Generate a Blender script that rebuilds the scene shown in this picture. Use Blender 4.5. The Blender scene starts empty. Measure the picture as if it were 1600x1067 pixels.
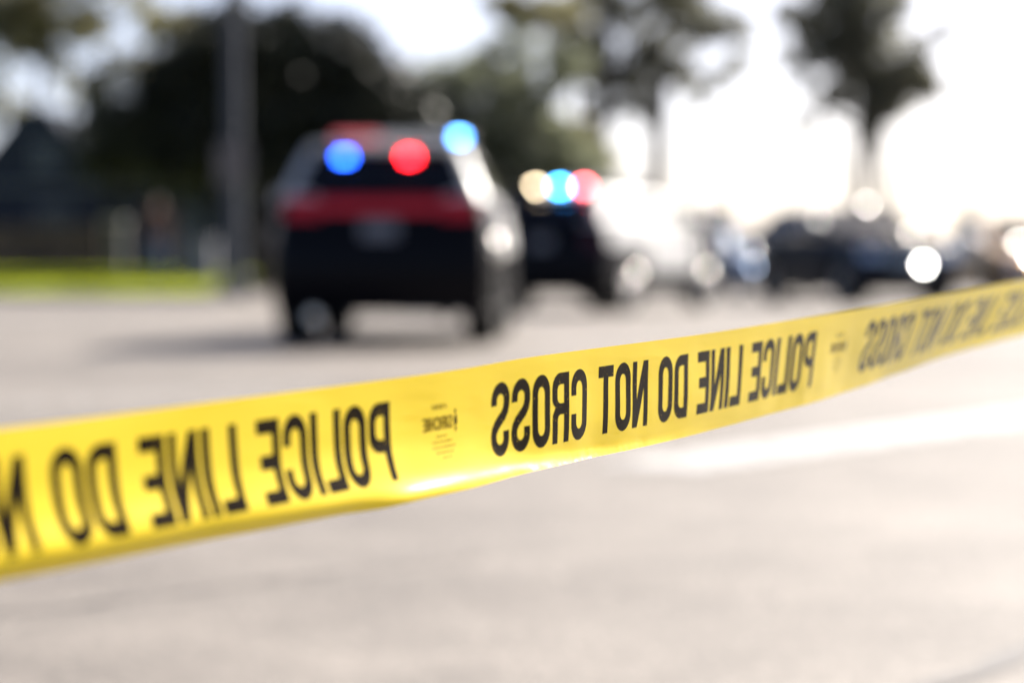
import bpy, bmesh, math, random
from math import radians as R, sin, cos, pi, atan, tan, sqrt
from mathutils import Vector, Matrix, noise
from mathutils.geometry import tessellate_polygon

sc = bpy.context.scene
COL = sc.collection
rng = random.Random(11)

# ------------------------------------------------------------------ camera
LENS = 85.0
F = LENS / 36.0 * 1600.0            # focal length in photograph pixels
CAMH = 0.70
PITCH = atan((533.5 - 410.0) / F)   # horizon at y = 410 of 1067
cam_d = bpy.data.cameras.new('camera')
cam = bpy.data.objects.new('camera', cam_d)
COL.objects.link(cam)
cam.location = (0, 0, CAMH)
cam.rotation_euler = (pi / 2 - PITCH, 0, 0)
cam_d.lens = LENS
cam_d.sensor_width = 36.0
cam_d.sensor_fit = 'HORIZONTAL'
cam_d.clip_start = 0.05
cam_d.clip_end = 6000
cam_d.dof.use_dof = True
cam_d.dof.focus_distance = 1.745
cam_d.dof.aperture_fstop = 3.35
sc.camera = cam

# ------------------------------------------------------------------ sky, sun, exposure
SUN_AZ, SUN_EL = R(39), R(33)       # azimuth to the right of the view axis (+Y)
world = bpy.data.worlds.new('World')
sc.world = world
world.use_nodes = True
wn = world.node_tree
for n in list(wn.nodes):
    wn.nodes.remove(n)
sky = wn.nodes.new('ShaderNodeTexSky')
sky.sky_type = 'NISHITA'
sky.sun_disc = False
sky.sun_elevation = SUN_EL
sky.sun_rotation = SUN_AZ
sky.air_density = 0.42
sky.dust_density = 2.0
sky.ozone_density = 1.0
bg = wn.nodes.new('ShaderNodeBackground')
bg.inputs['Strength'].default_value = 0.07
out = wn.nodes.new('ShaderNodeOutputWorld')
wn.links.new(sky.outputs[0], bg.inputs[0])
wn.links.new(bg.outputs[0], out.inputs[0])

sun_d = bpy.data.lights.new('sun', 'SUN')
sun_d.energy = 4.8
sun_d.angle = R(0.53)
sun_d.color = (1.0, 0.94, 0.86)
sun = bpy.data.objects.new('sun', sun_d)
COL.objects.link(sun)
SUN_DIR = Vector((sin(SUN_AZ) * cos(SUN_EL), cos(SUN_AZ) * cos(SUN_EL), sin(SUN_EL)))
sun.rotation_euler = SUN_DIR.to_track_quat('Z', 'Y').to_euler()
sun.location = (20, 20, 30)

sc.view_settings.view_transform = 'Standard'
sc.view_settings.look = 'None'
sc.view_settings.exposure = 1.7
sc.view_settings.gamma = 1.0
sc.view_settings.use_curve_mapping = False
sc.cycles.use_denoising = True
sc.cycles.use_adaptive_sampling = False
sc.cycles.max_bounces = 8
sc.cycles.transparent_max_bounces = 8
sc.cycles.caustics_reflective = False
sc.cycles.caustics_refractive = False

CAMP = Vector((0, 0, CAMH))
FWD = Vector((0, cos(PITCH), -sin(PITCH)))
UPV = Vector((0, sin(PITCH), cos(PITCH)))


def at(px, py, depth):
    """world point seen at photograph pixel (px, py) at the given depth"""
    return CAMP + Vector(((px - 800) / F * depth, 0, 0)) + FWD * depth + UPV * (-(py - 533.5) / F * depth)


def onground(px, py, z=0.0):
    d = at(px, py, 1.0) - CAMP
    return CAMP + d * ((z - CAMH) / d.z)


# ------------------------------------------------------------------ materials
MATS = {}


def mat(name, col, rough=0.6, metal=0.0, spec=0.5, coat=0.0, coat_rough=0.05, emit=None, estr=0.0,
        var=0.0, vscale=4.0, bump=0.0, bscale=60.0, trans=0.0, island=0.0):
    """Principled material with procedural colour variation and bump"""
    if name in MATS:
        return MATS[name]
    m = bpy.data.materials.new(name)
    m.use_nodes = True
    nt = m.node_tree
    p = nt.nodes['Principled BSDF']
    p.inputs['Base Color'].default_value = (*col, 1)
    p.inputs['Roughness'].default_value = rough
    p.inputs['Metallic'].default_value = metal
    p.inputs['Specular IOR Level'].default_value = spec
    p.inputs['Coat Weight'].default_value = coat
    p.inputs['Coat Roughness'].default_value = coat_rough
    if emit:
        p.inputs['Emission Color'].default_value = (*emit, 1)
        p.inputs['Emission Strength'].default_value = estr
    tc = nt.nodes.new('ShaderNodeTexCoord')
    colsock = None
    if var > 0:
        nz = nt.nodes.new('ShaderNodeTexNoise')
        nz.inputs['Scale'].default_value = vscale
        nz.inputs['Detail'].default_value = 6
        nt.links.new(tc.outputs['Object'], nz.inputs['Vector'])
        mr = nt.nodes.new('ShaderNodeMapRange')
        mr.inputs['From Min'].default_value = 0.25
        mr.inputs['From Max'].default_value = 0.75
        mr.inputs['To Min'].default_value = 1 - var
        mr.inputs['To Max'].default_value = 1 + var
        nt.links.new(nz.outputs['Fac'], mr.inputs['Value'])
        mx = nt.nodes.new('ShaderNodeVectorMath')
        mx.operation = 'SCALE'
        mx.inputs[0].default_value = col
        nt.links.new(mr.outputs['Result'], mx.inputs['Scale'])
        colsock = mx.outputs[0]
    if island > 0:
        ge = nt.nodes.new('ShaderNodeNewGeometry')
        mr = nt.nodes.new('ShaderNodeMapRange')
        mr.inputs['To Min'].default_value = 1 - island
        mr.inputs['To Max'].default_value = 1 + island
        nt.links.new(ge.outputs['Random Per Island'], mr.inputs['Value'])
        mx = nt.nodes.new('ShaderNodeVectorMath')
        mx.operation = 'SCALE'
        mx.inputs[0].default_value = col
        if colsock:
            nt.links.new(colsock, mx.inputs[0])
        nt.links.new(mr.outputs['Result'], mx.inputs['Scale'])
        colsock = mx.outputs[0]
    if colsock:
        nt.links.new(colsock, p.inputs['Base Color'])
    if bump > 0:
        nb = nt.nodes.new('ShaderNodeTexNoise')
        nb.inputs['Scale'].default_value = bscale
        nb.inputs['Detail'].default_value = 4
        nt.links.new(tc.outputs['Object'], nb.inputs['Vector'])
        bp = nt.nodes.new('ShaderNodeBump')
        bp.inputs['Strength'].default_value = bump
        bp.inputs['Distance'].default_value = 0.02
        nt.links.new(nb.outputs['Fac'], bp.inputs['Height'])
        nt.links.new(bp.outputs[0], p.inputs['Normal'])
    if trans > 0:
        o = nt.nodes['Material Output']
        tl = nt.nodes.new('ShaderNodeBsdfTranslucent')
        if colsock:
            nt.links.new(colsock, tl.inputs['Color'])
        else:
            tl.inputs['Color'].default_value = (*col, 1)
        ms = nt.nodes.new('ShaderNodeMixShader')
        ms.inputs[0].default_value = trans
        nt.links.new(p.outputs[0], ms.inputs[1])
        nt.links.new(tl.outputs[0], ms.inputs[2])
        nt.links.new(ms.outputs[0], o.inputs['Surface'])
    MATS[name] = m
    return m


# ------------------------------------------------------------------ object helpers
def tag(o, label=None, cat=None, group=None, kind=None):
    if label:
        o['label'] = label
    if cat:
        o['category'] = cat
    if group:
        o['group'] = group
    if kind:
        o['kind'] = kind
    return o


def empty(name, loc=(0, 0, 0), rz=0.0, label=None, cat=None, group=None):
    o = bpy.data.objects.new(name, None)
    o.empty_display_size = 0.3
    COL.objects.link(o)
    o.location = loc
    o.rotation_euler = (0, 0, rz)
    return tag(o, label, cat, group)


def link(name, me, parent=None, m=None, loc=None, rot=None):
    o = bpy.data.objects.new(name, me)
    COL.objects.link(o)
    if parent is not None:
        o.parent = parent
    if m is not None and not me.materials:
        me.materials.append(m)
    if loc is not None:
        o.location = loc
    if rot is not None:
        o.rotation_euler = rot
    return o


def done(name, bm, m, parent=None, smooth=None, loc=None, rot=None):
    """bmesh -> object; smooth = angle in degrees below which edges are smoothed"""
    bmesh.ops.recalc_face_normals(bm, faces=bm.faces)
    if smooth is not None:
        for f in bm.faces:
            f.smooth = True
        for e in bm.edges:
            if len(e.link_faces) == 2 and e.calc_face_angle(0) > R(smooth):
                e.smooth = False
    me = bpy.data.meshes.new(name)
    bm.to_mesh(me)
    bm.free()
    return link(name, me, parent, m, loc, rot)


def box(bm, c, s, rz=0.0, bevel=0.0):
    r = bmesh.ops.create_cube(bm, size=1.0)
    vs = r['verts']
    bmesh.ops.scale(bm, vec=s, verts=vs)
    if bevel:
        es = list({e for v in vs for e in v.link_edges})
        g = bmesh.ops.bevel(bm, geom=es, offset=bevel, segments=2, profile=0.5, affect='EDGES')
        vs = list({v for f in g['faces'] for v in f.verts} | {v for v in vs if v.is_valid})
    if rz:
        bmesh.ops.rotate(bm, cent=(0, 0, 0), matrix=Matrix.Rotation(rz, 3, 'Z'), verts=vs)
    bmesh.ops.translate(bm, vec=c, verts=vs)
    return vs


def boxo(name, c, s, m, parent=None, bevel=0.0, rz=0.0):
    bm = bmesh.new()
    box(bm, (0, 0, 0), s, rz, bevel)
    return done(name, bm, m, parent, loc=c)


def tube(bm, pts, rads, seg=10, cap=True):
    """tube through points with a radius at each"""
    rings = []
    n = len(pts)
    pts = [Vector(p) for p in pts]
    for i, p in enumerate(pts):
        d = (pts[min(i + 1, n - 1)] - pts[max(i - 1, 0)]).normalized()
        a = d.orthogonal().normalized() if abs(d.z) > 0.95 else d.cross(Vector((0, 0, 1))).normalized()
        if abs(d.z) > 0.95:
            a = (Vector((1, 0, 0)) - d * d.x).normalized()
        b = d.cross(a)
        rings.append([bm.verts.new(p + (a * cos(2 * pi * k / seg) + b * sin(2 * pi * k / seg)) * rads[i]) for k in range(seg)])
    for i in range(n - 1):
        for k in range(seg):
            bm.faces.new((rings[i][k], rings[i][(k + 1) % seg], rings[i + 1][(k + 1) % seg], rings[i + 1][k]))
    if cap:
        bm.faces.new(rings[0][::-1])
        bm.faces.new(rings[-1])
    return rings


def lathe(bm, prof, seg=24, axis='X'):
    """revolve (r, h) profile about an axis"""
    rings = []
    for r, h in prof:
        ring = []
        for k in range(seg):
            a = 2 * pi * k / seg
            if axis == 'X':
                ring.append(bm.verts.new((h, r * cos(a), r * sin(a))))
            else:
                ring.append(bm.verts.new((r * cos(a), r * sin(a), h)))
        rings.append(ring)
    for i in range(len(rings) - 1):
        for k in range(seg):
            bm.faces.new((rings[i][k], rings[i][(k + 1) % seg], rings[i + 1][(k + 1) % seg], rings[i + 1][k]))
    if prof[0][0] > 1e-4:
        bm.faces.new(rings[0][::-1])
    if prof[-1][0] > 1e-4:
        bm.faces.new(rings[-1])
    bmesh.ops.remove_doubles(bm, verts=bm.verts, dist=1e-5)


def lerp_keys(keys, x):
    if x <= keys[0][0]:
        return keys[0][1]
    for (x0, y0), (x1, y1) in zip(keys, keys[1:]):
        if x <= x1:
            t = (x - x0) / (x1 - x0)
            t = t * t * (3 - 2 * t) * 0.5 + t * 0.5
            return y0 + (y1 - y0) * t
    return keys[-1][1]


def sheet(name, pts, z, m, kind='structure', parent=None):
    bm = bmesh.new()
    bm.faces.new([bm.verts.new((p[0], p[1], z)) for p in pts])
    o = done(name, bm, m, parent)
    if o.data.polygons[0].normal.z < 0:
        o.data.flip_normals()
    if kind:
        o['kind'] = kind
    return o


# ------------------------------------------------------------------ ground
def asphalt_material():
    m = bpy.data.materials.new('sun bleached asphalt')
    m.use_nodes = True
    nt = m.node_tree
    p = nt.nodes['Principled BSDF']
    tc = nt.nodes.new('ShaderNodeTexCoord')

    def nz(scale, detail=5, rough=0.6):
        n = nt.nodes.new('ShaderNodeTexNoise')
        n.inputs['Scale'].default_value = scale
        n.inputs['Detail'].default_value = detail
        n.inputs['Roughness'].default_value = rough
        nt.links.new(tc.outputs['Object'], n.inputs['Vector'])
        return n
    big = nz(0.42, 6, 0.68)
    mid = nz(2.2, 6, 0.7)
    fine = nz(38, 6, 0.75)
    r1 = nt.nodes.new('ShaderNodeValToRGB')
    r1.color_ramp.elements[0].position = 0.3
    r1.color_ramp.elements[0].color = (0.116, 0.1015, 0.0875, 1)
    r1.color_ramp.elements[1].position = 0.7
    r1.color_ramp.elements[1].color = (0.204, 0.181, 0.158, 1)
    nt.links.new(big.outputs['Fac'], r1.inputs[0])
    r2 = nt.nodes.new('ShaderNodeMapRange')
    r2.inputs['From Min'].default_value = 0.3
    r2.inputs['From Max'].default_value = 0.7
    r2.inputs['To Min'].default_value = 0.76
    r2.inputs['To Max'].default_value = 1.24
    nt.links.new(mid.outputs['Fac'], r2.inputs['Value'])
    r3 = nt.nodes.new('ShaderNodeMapRange')
    r3.inputs['From Min'].default_value = 0.3
    r3.inputs['From Max'].default_value = 0.72
    r3.inputs['To Min'].default_value = 0.55
    r3.inputs['To Max'].default_value = 1.45
    nt.links.new(fine.outputs['Fac'], r3.inputs['Value'])
    a = nt.nodes.new('ShaderNodeVectorMath')
    a.operation = 'SCALE'
    nt.links.new(r1.outputs[0], a.inputs[0])
    nt.links.new(r2.outputs[0], a.inputs['Scale'])
    b = nt.nodes.new('ShaderNodeVectorMath')
    b.operation = 'SCALE'
    nt.links.new(a.outputs[0], b.inputs[0])
    nt.links.new(r3.outputs[0], b.inputs['Scale'])
    # pale stones in the worn surface, coloured bright to stand in for sparkle
    vo = nt.nodes.new('ShaderNodeTexVoronoi')
    vo.inputs['Scale'].default_value = 26
    nt.links.new(tc.outputs['Object'], vo.inputs['Vector'])
    vr = nt.nodes.new('ShaderNodeValToRGB')
    vr.color_ramp.elements[0].position = 0.10
    vr.color_ramp.elements[0].color = (1, 1, 1, 1)
    vr.color_ramp.elements[1].position = 0.16
    vr.color_ramp.elements[1].color = (0, 0, 0, 1)
    nt.links.new(vo.outputs['Distance'], vr.inputs[0])
    st = nt.nodes.new('ShaderNodeMix')
    st.data_type = 'RGBA'
    st.inputs[7].default_value = (.48, .44, .38, 1)
    nt.links.new(vr.outputs[0], st.inputs[0])
    nt.links.new(b.outputs[0], st.inputs[6])
    nt.links.new(st.outputs[2], p.inputs['Base Color'])
    p.inputs['Roughness'].default_value = 0.64
    p.inputs['Specular IOR Level'].default_value = 0.27
    bp = nt.nodes.new('ShaderNodeBump')
    bp.inputs['Strength'].default_value = 0.5
    bp.inputs['Distance'].default_value = 0.006
    nt.links.new(fine.outputs['Fac'], bp.inputs['Height'])
    nt.links.new(bp.outputs[0], p.inputs['Normal'])
    return m


def worn_paint(name, col, cover):
    """road paint with worn gaps through which the asphalt shows"""
    m = bpy.data.materials.new(name)
    m.use_nodes = True
    nt = m.node_tree
    p = nt.nodes['Principled BSDF']
    p.inputs['Base Color'].default_value = (*col, 1)
    p.inputs['Roughness'].default_value = 0.55
    tc = nt.nodes.new('ShaderNodeTexCoord')
    n = nt.nodes.new('ShaderNodeTexNoise')
    n.inputs['Scale'].default_value = 9
    n.inputs['Detail'].default_value = 8
    n.inputs['Roughness'].default_value = 0.7
    nt.links.new(tc.outputs['Object'], n.inputs['Vector'])
    r = nt.nodes.new('ShaderNodeValToRGB')
    r.color_ramp.elements[0].position = 0.62 - 0.4 * cover
    r.color_ramp.elements[1].position = 0.70 - 0.4 * cover
    nt.links.new(n.outputs['Fac'], r.inputs[0])
    tr = nt.nodes.new('ShaderNodeBsdfTransparent')
    ms = nt.nodes.new('ShaderNodeMixShader')
    nt.links.new(r.outputs[0], ms.inputs[0])
    nt.links.new(tr.outputs[0], ms.inputs[1])
    nt.links.new(p.outputs[0], ms.inputs[2])
    nt.links.new(ms.outputs[0], nt.nodes['Material Output'].inputs['Surface'])
    return m


M_ASPH = asphalt_material()
sheet('terrain', [(-2500, -60), (2500, -60), (2500, 3500), (-2500, 3500)], -0.02,
      mat('dry pale ground', (0.30, 0.27, 0.23), 0.9, var=0.2, vscale=0.05), 'structure')
sheet('road', [(-45, -12), (60, -12), (60, 160), (-45, 160)], 0.0, M_ASPH)


def strip(name, a, b, width, z, m, kind='structure'):
    a, b = Vector((a[0], a[1])), Vector((b[0], b[1]))
    d = (b - a).normalized()
    n = Vector((-d.y, d.x)) * width / 2
    return sheet(name, [a + n, a - n, b - n, b + n], z, m, kind)


def strip_px(name, p0, p1, width, z, m):
    a, b = onground(*p0), onground(*p1)
    return strip(name, (a.x, a.y), (b.x, b.y), width, z, m)


PAINT = worn_paint('white road paint', (0.37, 0.36, 0.34), 0.60)
PAINT_W = worn_paint('worn road paint', (0.42, 0.40, 0.37), 0.30)
strip_px('crosswalk_stripe', (1010, 731), (1900, 610), 0.42, 0.004, PAINT)
strip_px('worn_lane_line', (-260, 655), (520, 600), 0.45, 0.004, PAINT_W)
strip_px('lane_line', (-700, 497), (360, 494), 1.6, 0.004, worn_paint('faded lane paint', (0.32, 0.30, 0.29), 0.45))
M_TAR = mat('dark tar sealer', (0.055, 0.048, 0.042), 0.6, var=0.3, vscale=6)


def tar_line(pts, w):
    bm = bmesh.new()
    prev = None
    n = 40
    for i in range(n + 1):
        t = i / n
        p = pts[0].lerp(pts[1], t)
        d = (pts[1] - pts[0]).normalized()
        nn = Vector((-d.y, d.x, 0))
        off = noise.noise(Vector((t * 6, 3.1, 0))) * 0.05
        ww = w * (1 + 0.5 * noise.noise(Vector((t * 14, 7.7, 0))))
        c = p + nn * off
        pair = (bm.verts.new((c.x + nn.x * ww, c.y + nn.y * ww, 0.004)), bm.verts.new((c.x - nn.x * ww, c.y - nn.y * ww, 0.004)))
        if prev:
            bm.faces.new((prev[0], prev[1], pair[1], pair[0]))
        prev = pair
    o = done('tar_seam', bm, M_TAR)
    if o.data.polygons[0].normal.z < 0:
        o.data.flip_normals()
    o['kind'] = 'structure'


tar_line((onground(1340, 1120), onground(1900, 900)), 0.026)
tar_line((onground(-200, 985), onground(760, 868)), 0.007)
tar_line((onground(-300, 590), onground(900, 572)), 0.05)

# kerb, pavement and lawn on the far left side of the junction
KY = onground(200, 467).y
kz = 0.12
M_CONC = mat('pale concrete', (0.34, 0.32, 0.30), 0.85, var=0.15, vscale=1.5, bump=0.2)
k = boxo('kerb', (-22, KY + 0.08, kz / 2), (33, 0.16, kz), M_CONC, bevel=0.02)
k['kind'] = 'structure'
sheet('pavement', [(-38.5, KY + 0.16), (-5.5, KY + 0.16), (-5.5, KY + .5), (-38.5, KY + .5)], kz - 0.004, M_CONC)
M_LAWN = mat('lawn soil and turf', (0.15, 0.20, 0.015), 0.9, var=0.35, vscale=3)
LY0, LY1, LZ1 = KY + .5, 58.0, 0.40


def lawn_z(y):
    t = max(0.0, min(1.0, (y - LY0) / (LY1 - LY0)))
    return kz - .002 + (LZ1 - kz) * t * (2 - t)


bm = bmesh.new()
prev = None
for yy in [LY0 + (LY1 - LY0) * i / 10 for i in range(11)] + [66.0, 84.0]:
    row = [bm.verts.new((x, yy, lawn_z(yy))) for x in (-45, -5.9)]
    if prev:
        bm.faces.new((prev[0], prev[1], row[1], row[0]))
    prev = row
lo = done('lawn', bm, M_LAWN)
if lo.data.polygons[0].normal.z < 0:
    lo.data.flip_normals()
lo['kind'] = 'structure'
M_GRASS = mat('grass blades', (0.38, 0.42, 0.02), 0.6, var=0.35, vscale=0.9, island=0.4, trans=0.5)


def grass():
    vs, fs = [], []
    for i in range(26000):
        x = rng.uniform(-15.5, -6.0)
        y = KY + .55 + 13 * rng.random() ** 1.3
        h = rng.uniform(0.05, 0.12)
        a = rng.uniform(0, 2 * pi)
        w = rng.uniform(0.012, 0.03)
        lx, ly = rng.uniform(-.05, .05), rng.uniform(-.05, .05)
        k = len(vs)
        z = lawn_z(y)
        vs += [(x - w * cos(a), y - w * sin(a), z - 0.01), (x + w * cos(a), y + w * sin(a), z - 0.01), (x + lx, y + ly, z + h)]
        fs.append((k, k + 1, k + 2))
    me = bpy.data.meshes.new('grass')
    me.from_pydata(vs, [], fs)
    o = link('grass', me, None, M_GRASS)
    tag(o, 'short sunlit green grass of the lawn at the far left', 'grass', kind='stuff')


grass()

# ------------------------------------------------------------------ police tape
TB, TA = 0.55, 0.892                # plan line: X = TB * depth - TA
TS = sqrt(1 + TB * TB)
TDIR = Vector((TB, 1, 0)).normalized()
TNRM = Vector((1, -TB, 0)).normalized()     # the face that looks at the camera
TW = 0.0785                         # tape width (3 inches)

TOPZ = [(0.6, .6205), (0.9, .6165), (1.171, .6195), (1.333, .6240), (1.547, .6305), (1.645, .6356), (1.895, .6440), (2.078, .6524),
        (2.251, .6607), (2.637, .6815), (3.2, .712), (4.6, .79)]


def catmull(keys, x):
    n = len(keys)
    if x <= keys[0][0]:
        return keys[0][1]
    if x >= keys[-1][0]:
        return keys[-1][1]
    for i in range(n - 1):
        x0, y0 = keys[i]
        x1, y1 = keys[i + 1]
        if x <= x1:
            h = x1 - x0
            m0 = (keys[i + 1][1] - keys[i - 1][1]) / (keys[i + 1][0] - keys[i - 1][0]) if i > 0 else (y1 - y0) / h
            m1 = (keys[i + 2][1] - y0) / (keys[i + 2][0] - x0) if i + 2 < n else (y1 - y0) / h
            t = (x - x0) / h
            return (2 * t ** 3 - 3 * t * t + 1) * y0 + (t ** 3 - 2 * t * t + t) * h * m0 + (-2 * t ** 3 + 3 * t * t) * y1 + (t ** 3 - t * t) * h * m1


# tilt of the tape face (degrees; + = turned up to the sky, lower edge towards the camera): rows of (s, tilt at v keys)
VK = [0.0, 0.30, 0.48, 0.62, 0.76, 0.86, 0.93, 1.0]
TILT = [(0.80, [6, 7, 12, 22, 18, -30, -45, -60]),
        (1.34, [5, 6, 11, 21, 18, -28, -45, -58]),
        (1.47, [4, 5, 9, 19, 19, -18, -40, -52]),
        (1.63, [1, 2, 5, 16, 23, 10, -26, -45]),
        (1.70, [0, 0, 3, 13, 20, 32, 30, -25]),
        (1.77, [0, 0, 1, 6, 17, 34, 34, -15]),
        (1.84, [0, 0, 0, 1, 3, 22, 37, 12]),
        (1.90, [0, 0, -1, 0, -2, 2, 30, 40]),
        (1.99, [-1, 0, 0, -1, -3, -4, 4, 34]),
        (2.16, [-3, -2, -2, -3, -5, -6, -6, -4]),
        (2.40, [-6, -7, -7, -8, -9, -9, -9, -9]),
        (2.52, [-9, -11, -12, -13, -13, -12, -12, -12]),
        (2.66, [-14, -18, -20, -21, -20, -18, -18, -18]),
        (3.00, [-24, -27, -29, -29, -28, -27, -27, -27]),
        (5.50, [-20, -22, -22, -22, -22, -22, -22, -22])]
TCOLS = [[(s, row[j]) for s, row in TILT] for j in range(len(VK))]


def tilt(s, v):
    vals = [(VK[j], catmull(TCOLS[j], s)) for j in range(len(VK))]
    return catmull(vals, v)


NV = 48
_cache = {}


def section(s):
    key = round(s, 5)
    if key in _cache:
        return _cache[key]
    pts = [(0.0, 0.0)]
    n, z = 0.0, 0.0
    for i in range(NV):
        v = (i + 0.5) / NV
        a = R(tilt(s, v))
        # fine crinkles of the slack lower edge
        if v > 0.84 and 1.6 < s < 2.35:
            wgt = (v - 0.84) / 0.16 * max(0.0, 1 - abs(s - 1.95) / 0.28)
            a += R(10) * wgt * noise.noise(Vector((s * 45, v * 9, 1.3))) + R(20) * wgt * wgt * noise.noise(Vector((s * 260, v * 20, 4.3)))
        a += R(3.0) * noise.noise(Vector((s * 9, v * 2.5, 8.1))) + R(1.2) * noise.noise(Vector((s * 26, v * 5, 2.1)))
        n += sin(a) * TW / NV
        z -= cos(a) * TW / NV
        pts.append((n, z))
    if len(_cache) > 6000:
        _cache.clear()
    _cache[key] = pts
    return pts


def tape_point(s, v, off=0.0):
    depth = s / TS
    base = Vector((TB * depth - TA, depth, catmull(TOPZ, depth)))
    pts = section(s)
    t = min(max(v, 0), 1) * NV
    i = min(int(t), NV - 1)
    t -= i
    n = pts[i][0] + (pts[i + 1][0] - pts[i][0]) * t
    z = pts[i][1] + (pts[i + 1][1] - pts[i][1]) * t
    dn, dz = pts[i + 1][0] - pts[i][0], pts[i + 1][1] - pts[i][1]
    ln = sqrt(dn * dn + dz * dz)
    # surface normal towards the camera side
    nn, nz_ = -dz / ln, dn / ln
    return base + TNRM * (n + nn * off) + Vector((0, 0, z + nz_ * off))


def tape_material():
    m = bpy.data.materials.new('yellow barrier film')
    m.use_nodes = True
    nt = m.node_tree
    p = nt.nodes['Principled BSDF']
    p.inputs['Base Color'].default_value = (1.0, 0.72, 0.022, 1)
    p.inputs['Roughness'].default_value = 0.27
    p.inputs['IOR'].default_value = 1.5
    p.inputs['Specular IOR Level'].default_value = 0.32
    tc = nt.nodes.new('ShaderNodeTexCoord')
    mp = nt.nodes.new('ShaderNodeMapping')
    mp.inputs['Rotation'].default_value = (0, 0, 0)
    n = nt.nodes.new('ShaderNodeTexNoise')
    n.inputs['Scale'].default_value = 16
    n.inputs['Detail'].default_value = 5
    mp.inputs['Scale'].default_value = (1, 1, 6)
    nt.links.new(tc.outputs['Object'], mp.inputs['Vector'])
    nt.links.new(mp.outputs[0], n.inputs['Vector'])
    bp = nt.nodes.new('ShaderNodeBump')
    bp.inputs['Strength'].default_value = 0.10
    bp.inputs['Distance'].default_value = 0.004
    nt.links.new(n.outputs['Fac'], bp.inputs['Height'])
    nt.links.new(bp.outputs[0], p.inputs['Normal'])
    tl = nt.nodes.new('ShaderNodeBsdfTranslucent')
    tl.inputs['Color'].default_value = (1.0, 0.77, 0.03, 1)
    ms = nt.nodes.new('ShaderNodeMixShader')
    ms.inputs[0].default_value = 0.36
    nt.links.new(p.outputs[0], ms.inputs[1])
    nt.links.new(tl.outputs[0], ms.inputs[2])
    nt.links.new(ms.outputs[0], nt.nodes['Material Output'].inputs['Surface'])
    return m


def ink_material(name, dark, fleck):
    """black print with a few pin-holes and a thin, glossy surface"""
    m = bpy.data.materials.new(name)
    m.use_nodes = True
    nt = m.node_tree
    p = nt.nodes['Principled BSDF']
    p.inputs['Roughness'].default_value = 0.15
    p.inputs['IOR'].default_value = 1.5
    p.inputs['Specular IOR Level'].default_value = 0.03
    tc = nt.nodes.new('ShaderNodeTexCoord')
    n = nt.nodes.new('ShaderNodeTexNoise')
    n.inputs['Scale'].default_value = 650
    n.inputs['Detail'].default_value = 2
    nt.links.new(tc.outputs['Object'], n.inputs['Vector'])
    r = nt.nodes.new('ShaderNodeValToRGB')
    r.color_ramp.elements[0].position = fleck
    r.color_ramp.elements[0].color = (*dark, 1)
    r.color_ramp.elements[1].position = fleck + 0.03
    r.color_ramp.elements[1].color = (0.75, 0.5, 0.03, 1)
    nt.links.new(n.outputs['Fac'], r.inputs[0])
    nt.links.new(r.outputs[0], p.inputs['Base Color'])
    return m


M_TAPE = tape_material()
M_INK = ink_material('black tape ink', (0.009, 0.0053, 0.0016), 0.71)
M_INK2 = ink_material('thin brown tape ink', (0.13, 0.075, 0.004), 0.9)

# --- glyphs, millimetres, 49 high
GH = 49.0


def arc(cx, cy, rx, ry, a0, a1, n=9):
    return [(cx + rx * cos(R(a0 + (a1 - a0) * i / n)), cy + ry * sin(R(a0 + (a1 - a0) * i / n))) for i in range(n + 1)]


def ring(x0, y0, x1, y1, rx, ry):
    return (arc(x1 - rx, y1 - ry, rx, ry, 0, 90) + arc(x0 + rx, y1 - ry, rx, ry, 90, 180)
            + arc(x0 + rx, y0 + ry, rx, ry, 180, 270) + arc(x1 - rx, y0 + ry, rx, ry, 270, 360))


def stroke(c, w):
    L_, R_ = [], []
    n = len(c)
    for i in range(n):
        a, b = c[max(i - 1, 0)], c[min(i + 1, n - 1)]
        dx, dy = b[0] - a[0], b[1] - a[1]
        l = sqrt(dx * dx + dy * dy)
        L_.append((c[i][0] - dy / l * w / 2, c[i][1] + dx / l * w / 2))
        R_.append((c[i][0] + dy / l * w / 2, c[i][1] - dx / l * w / 2))
    return L_ + R_[::-1]


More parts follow.
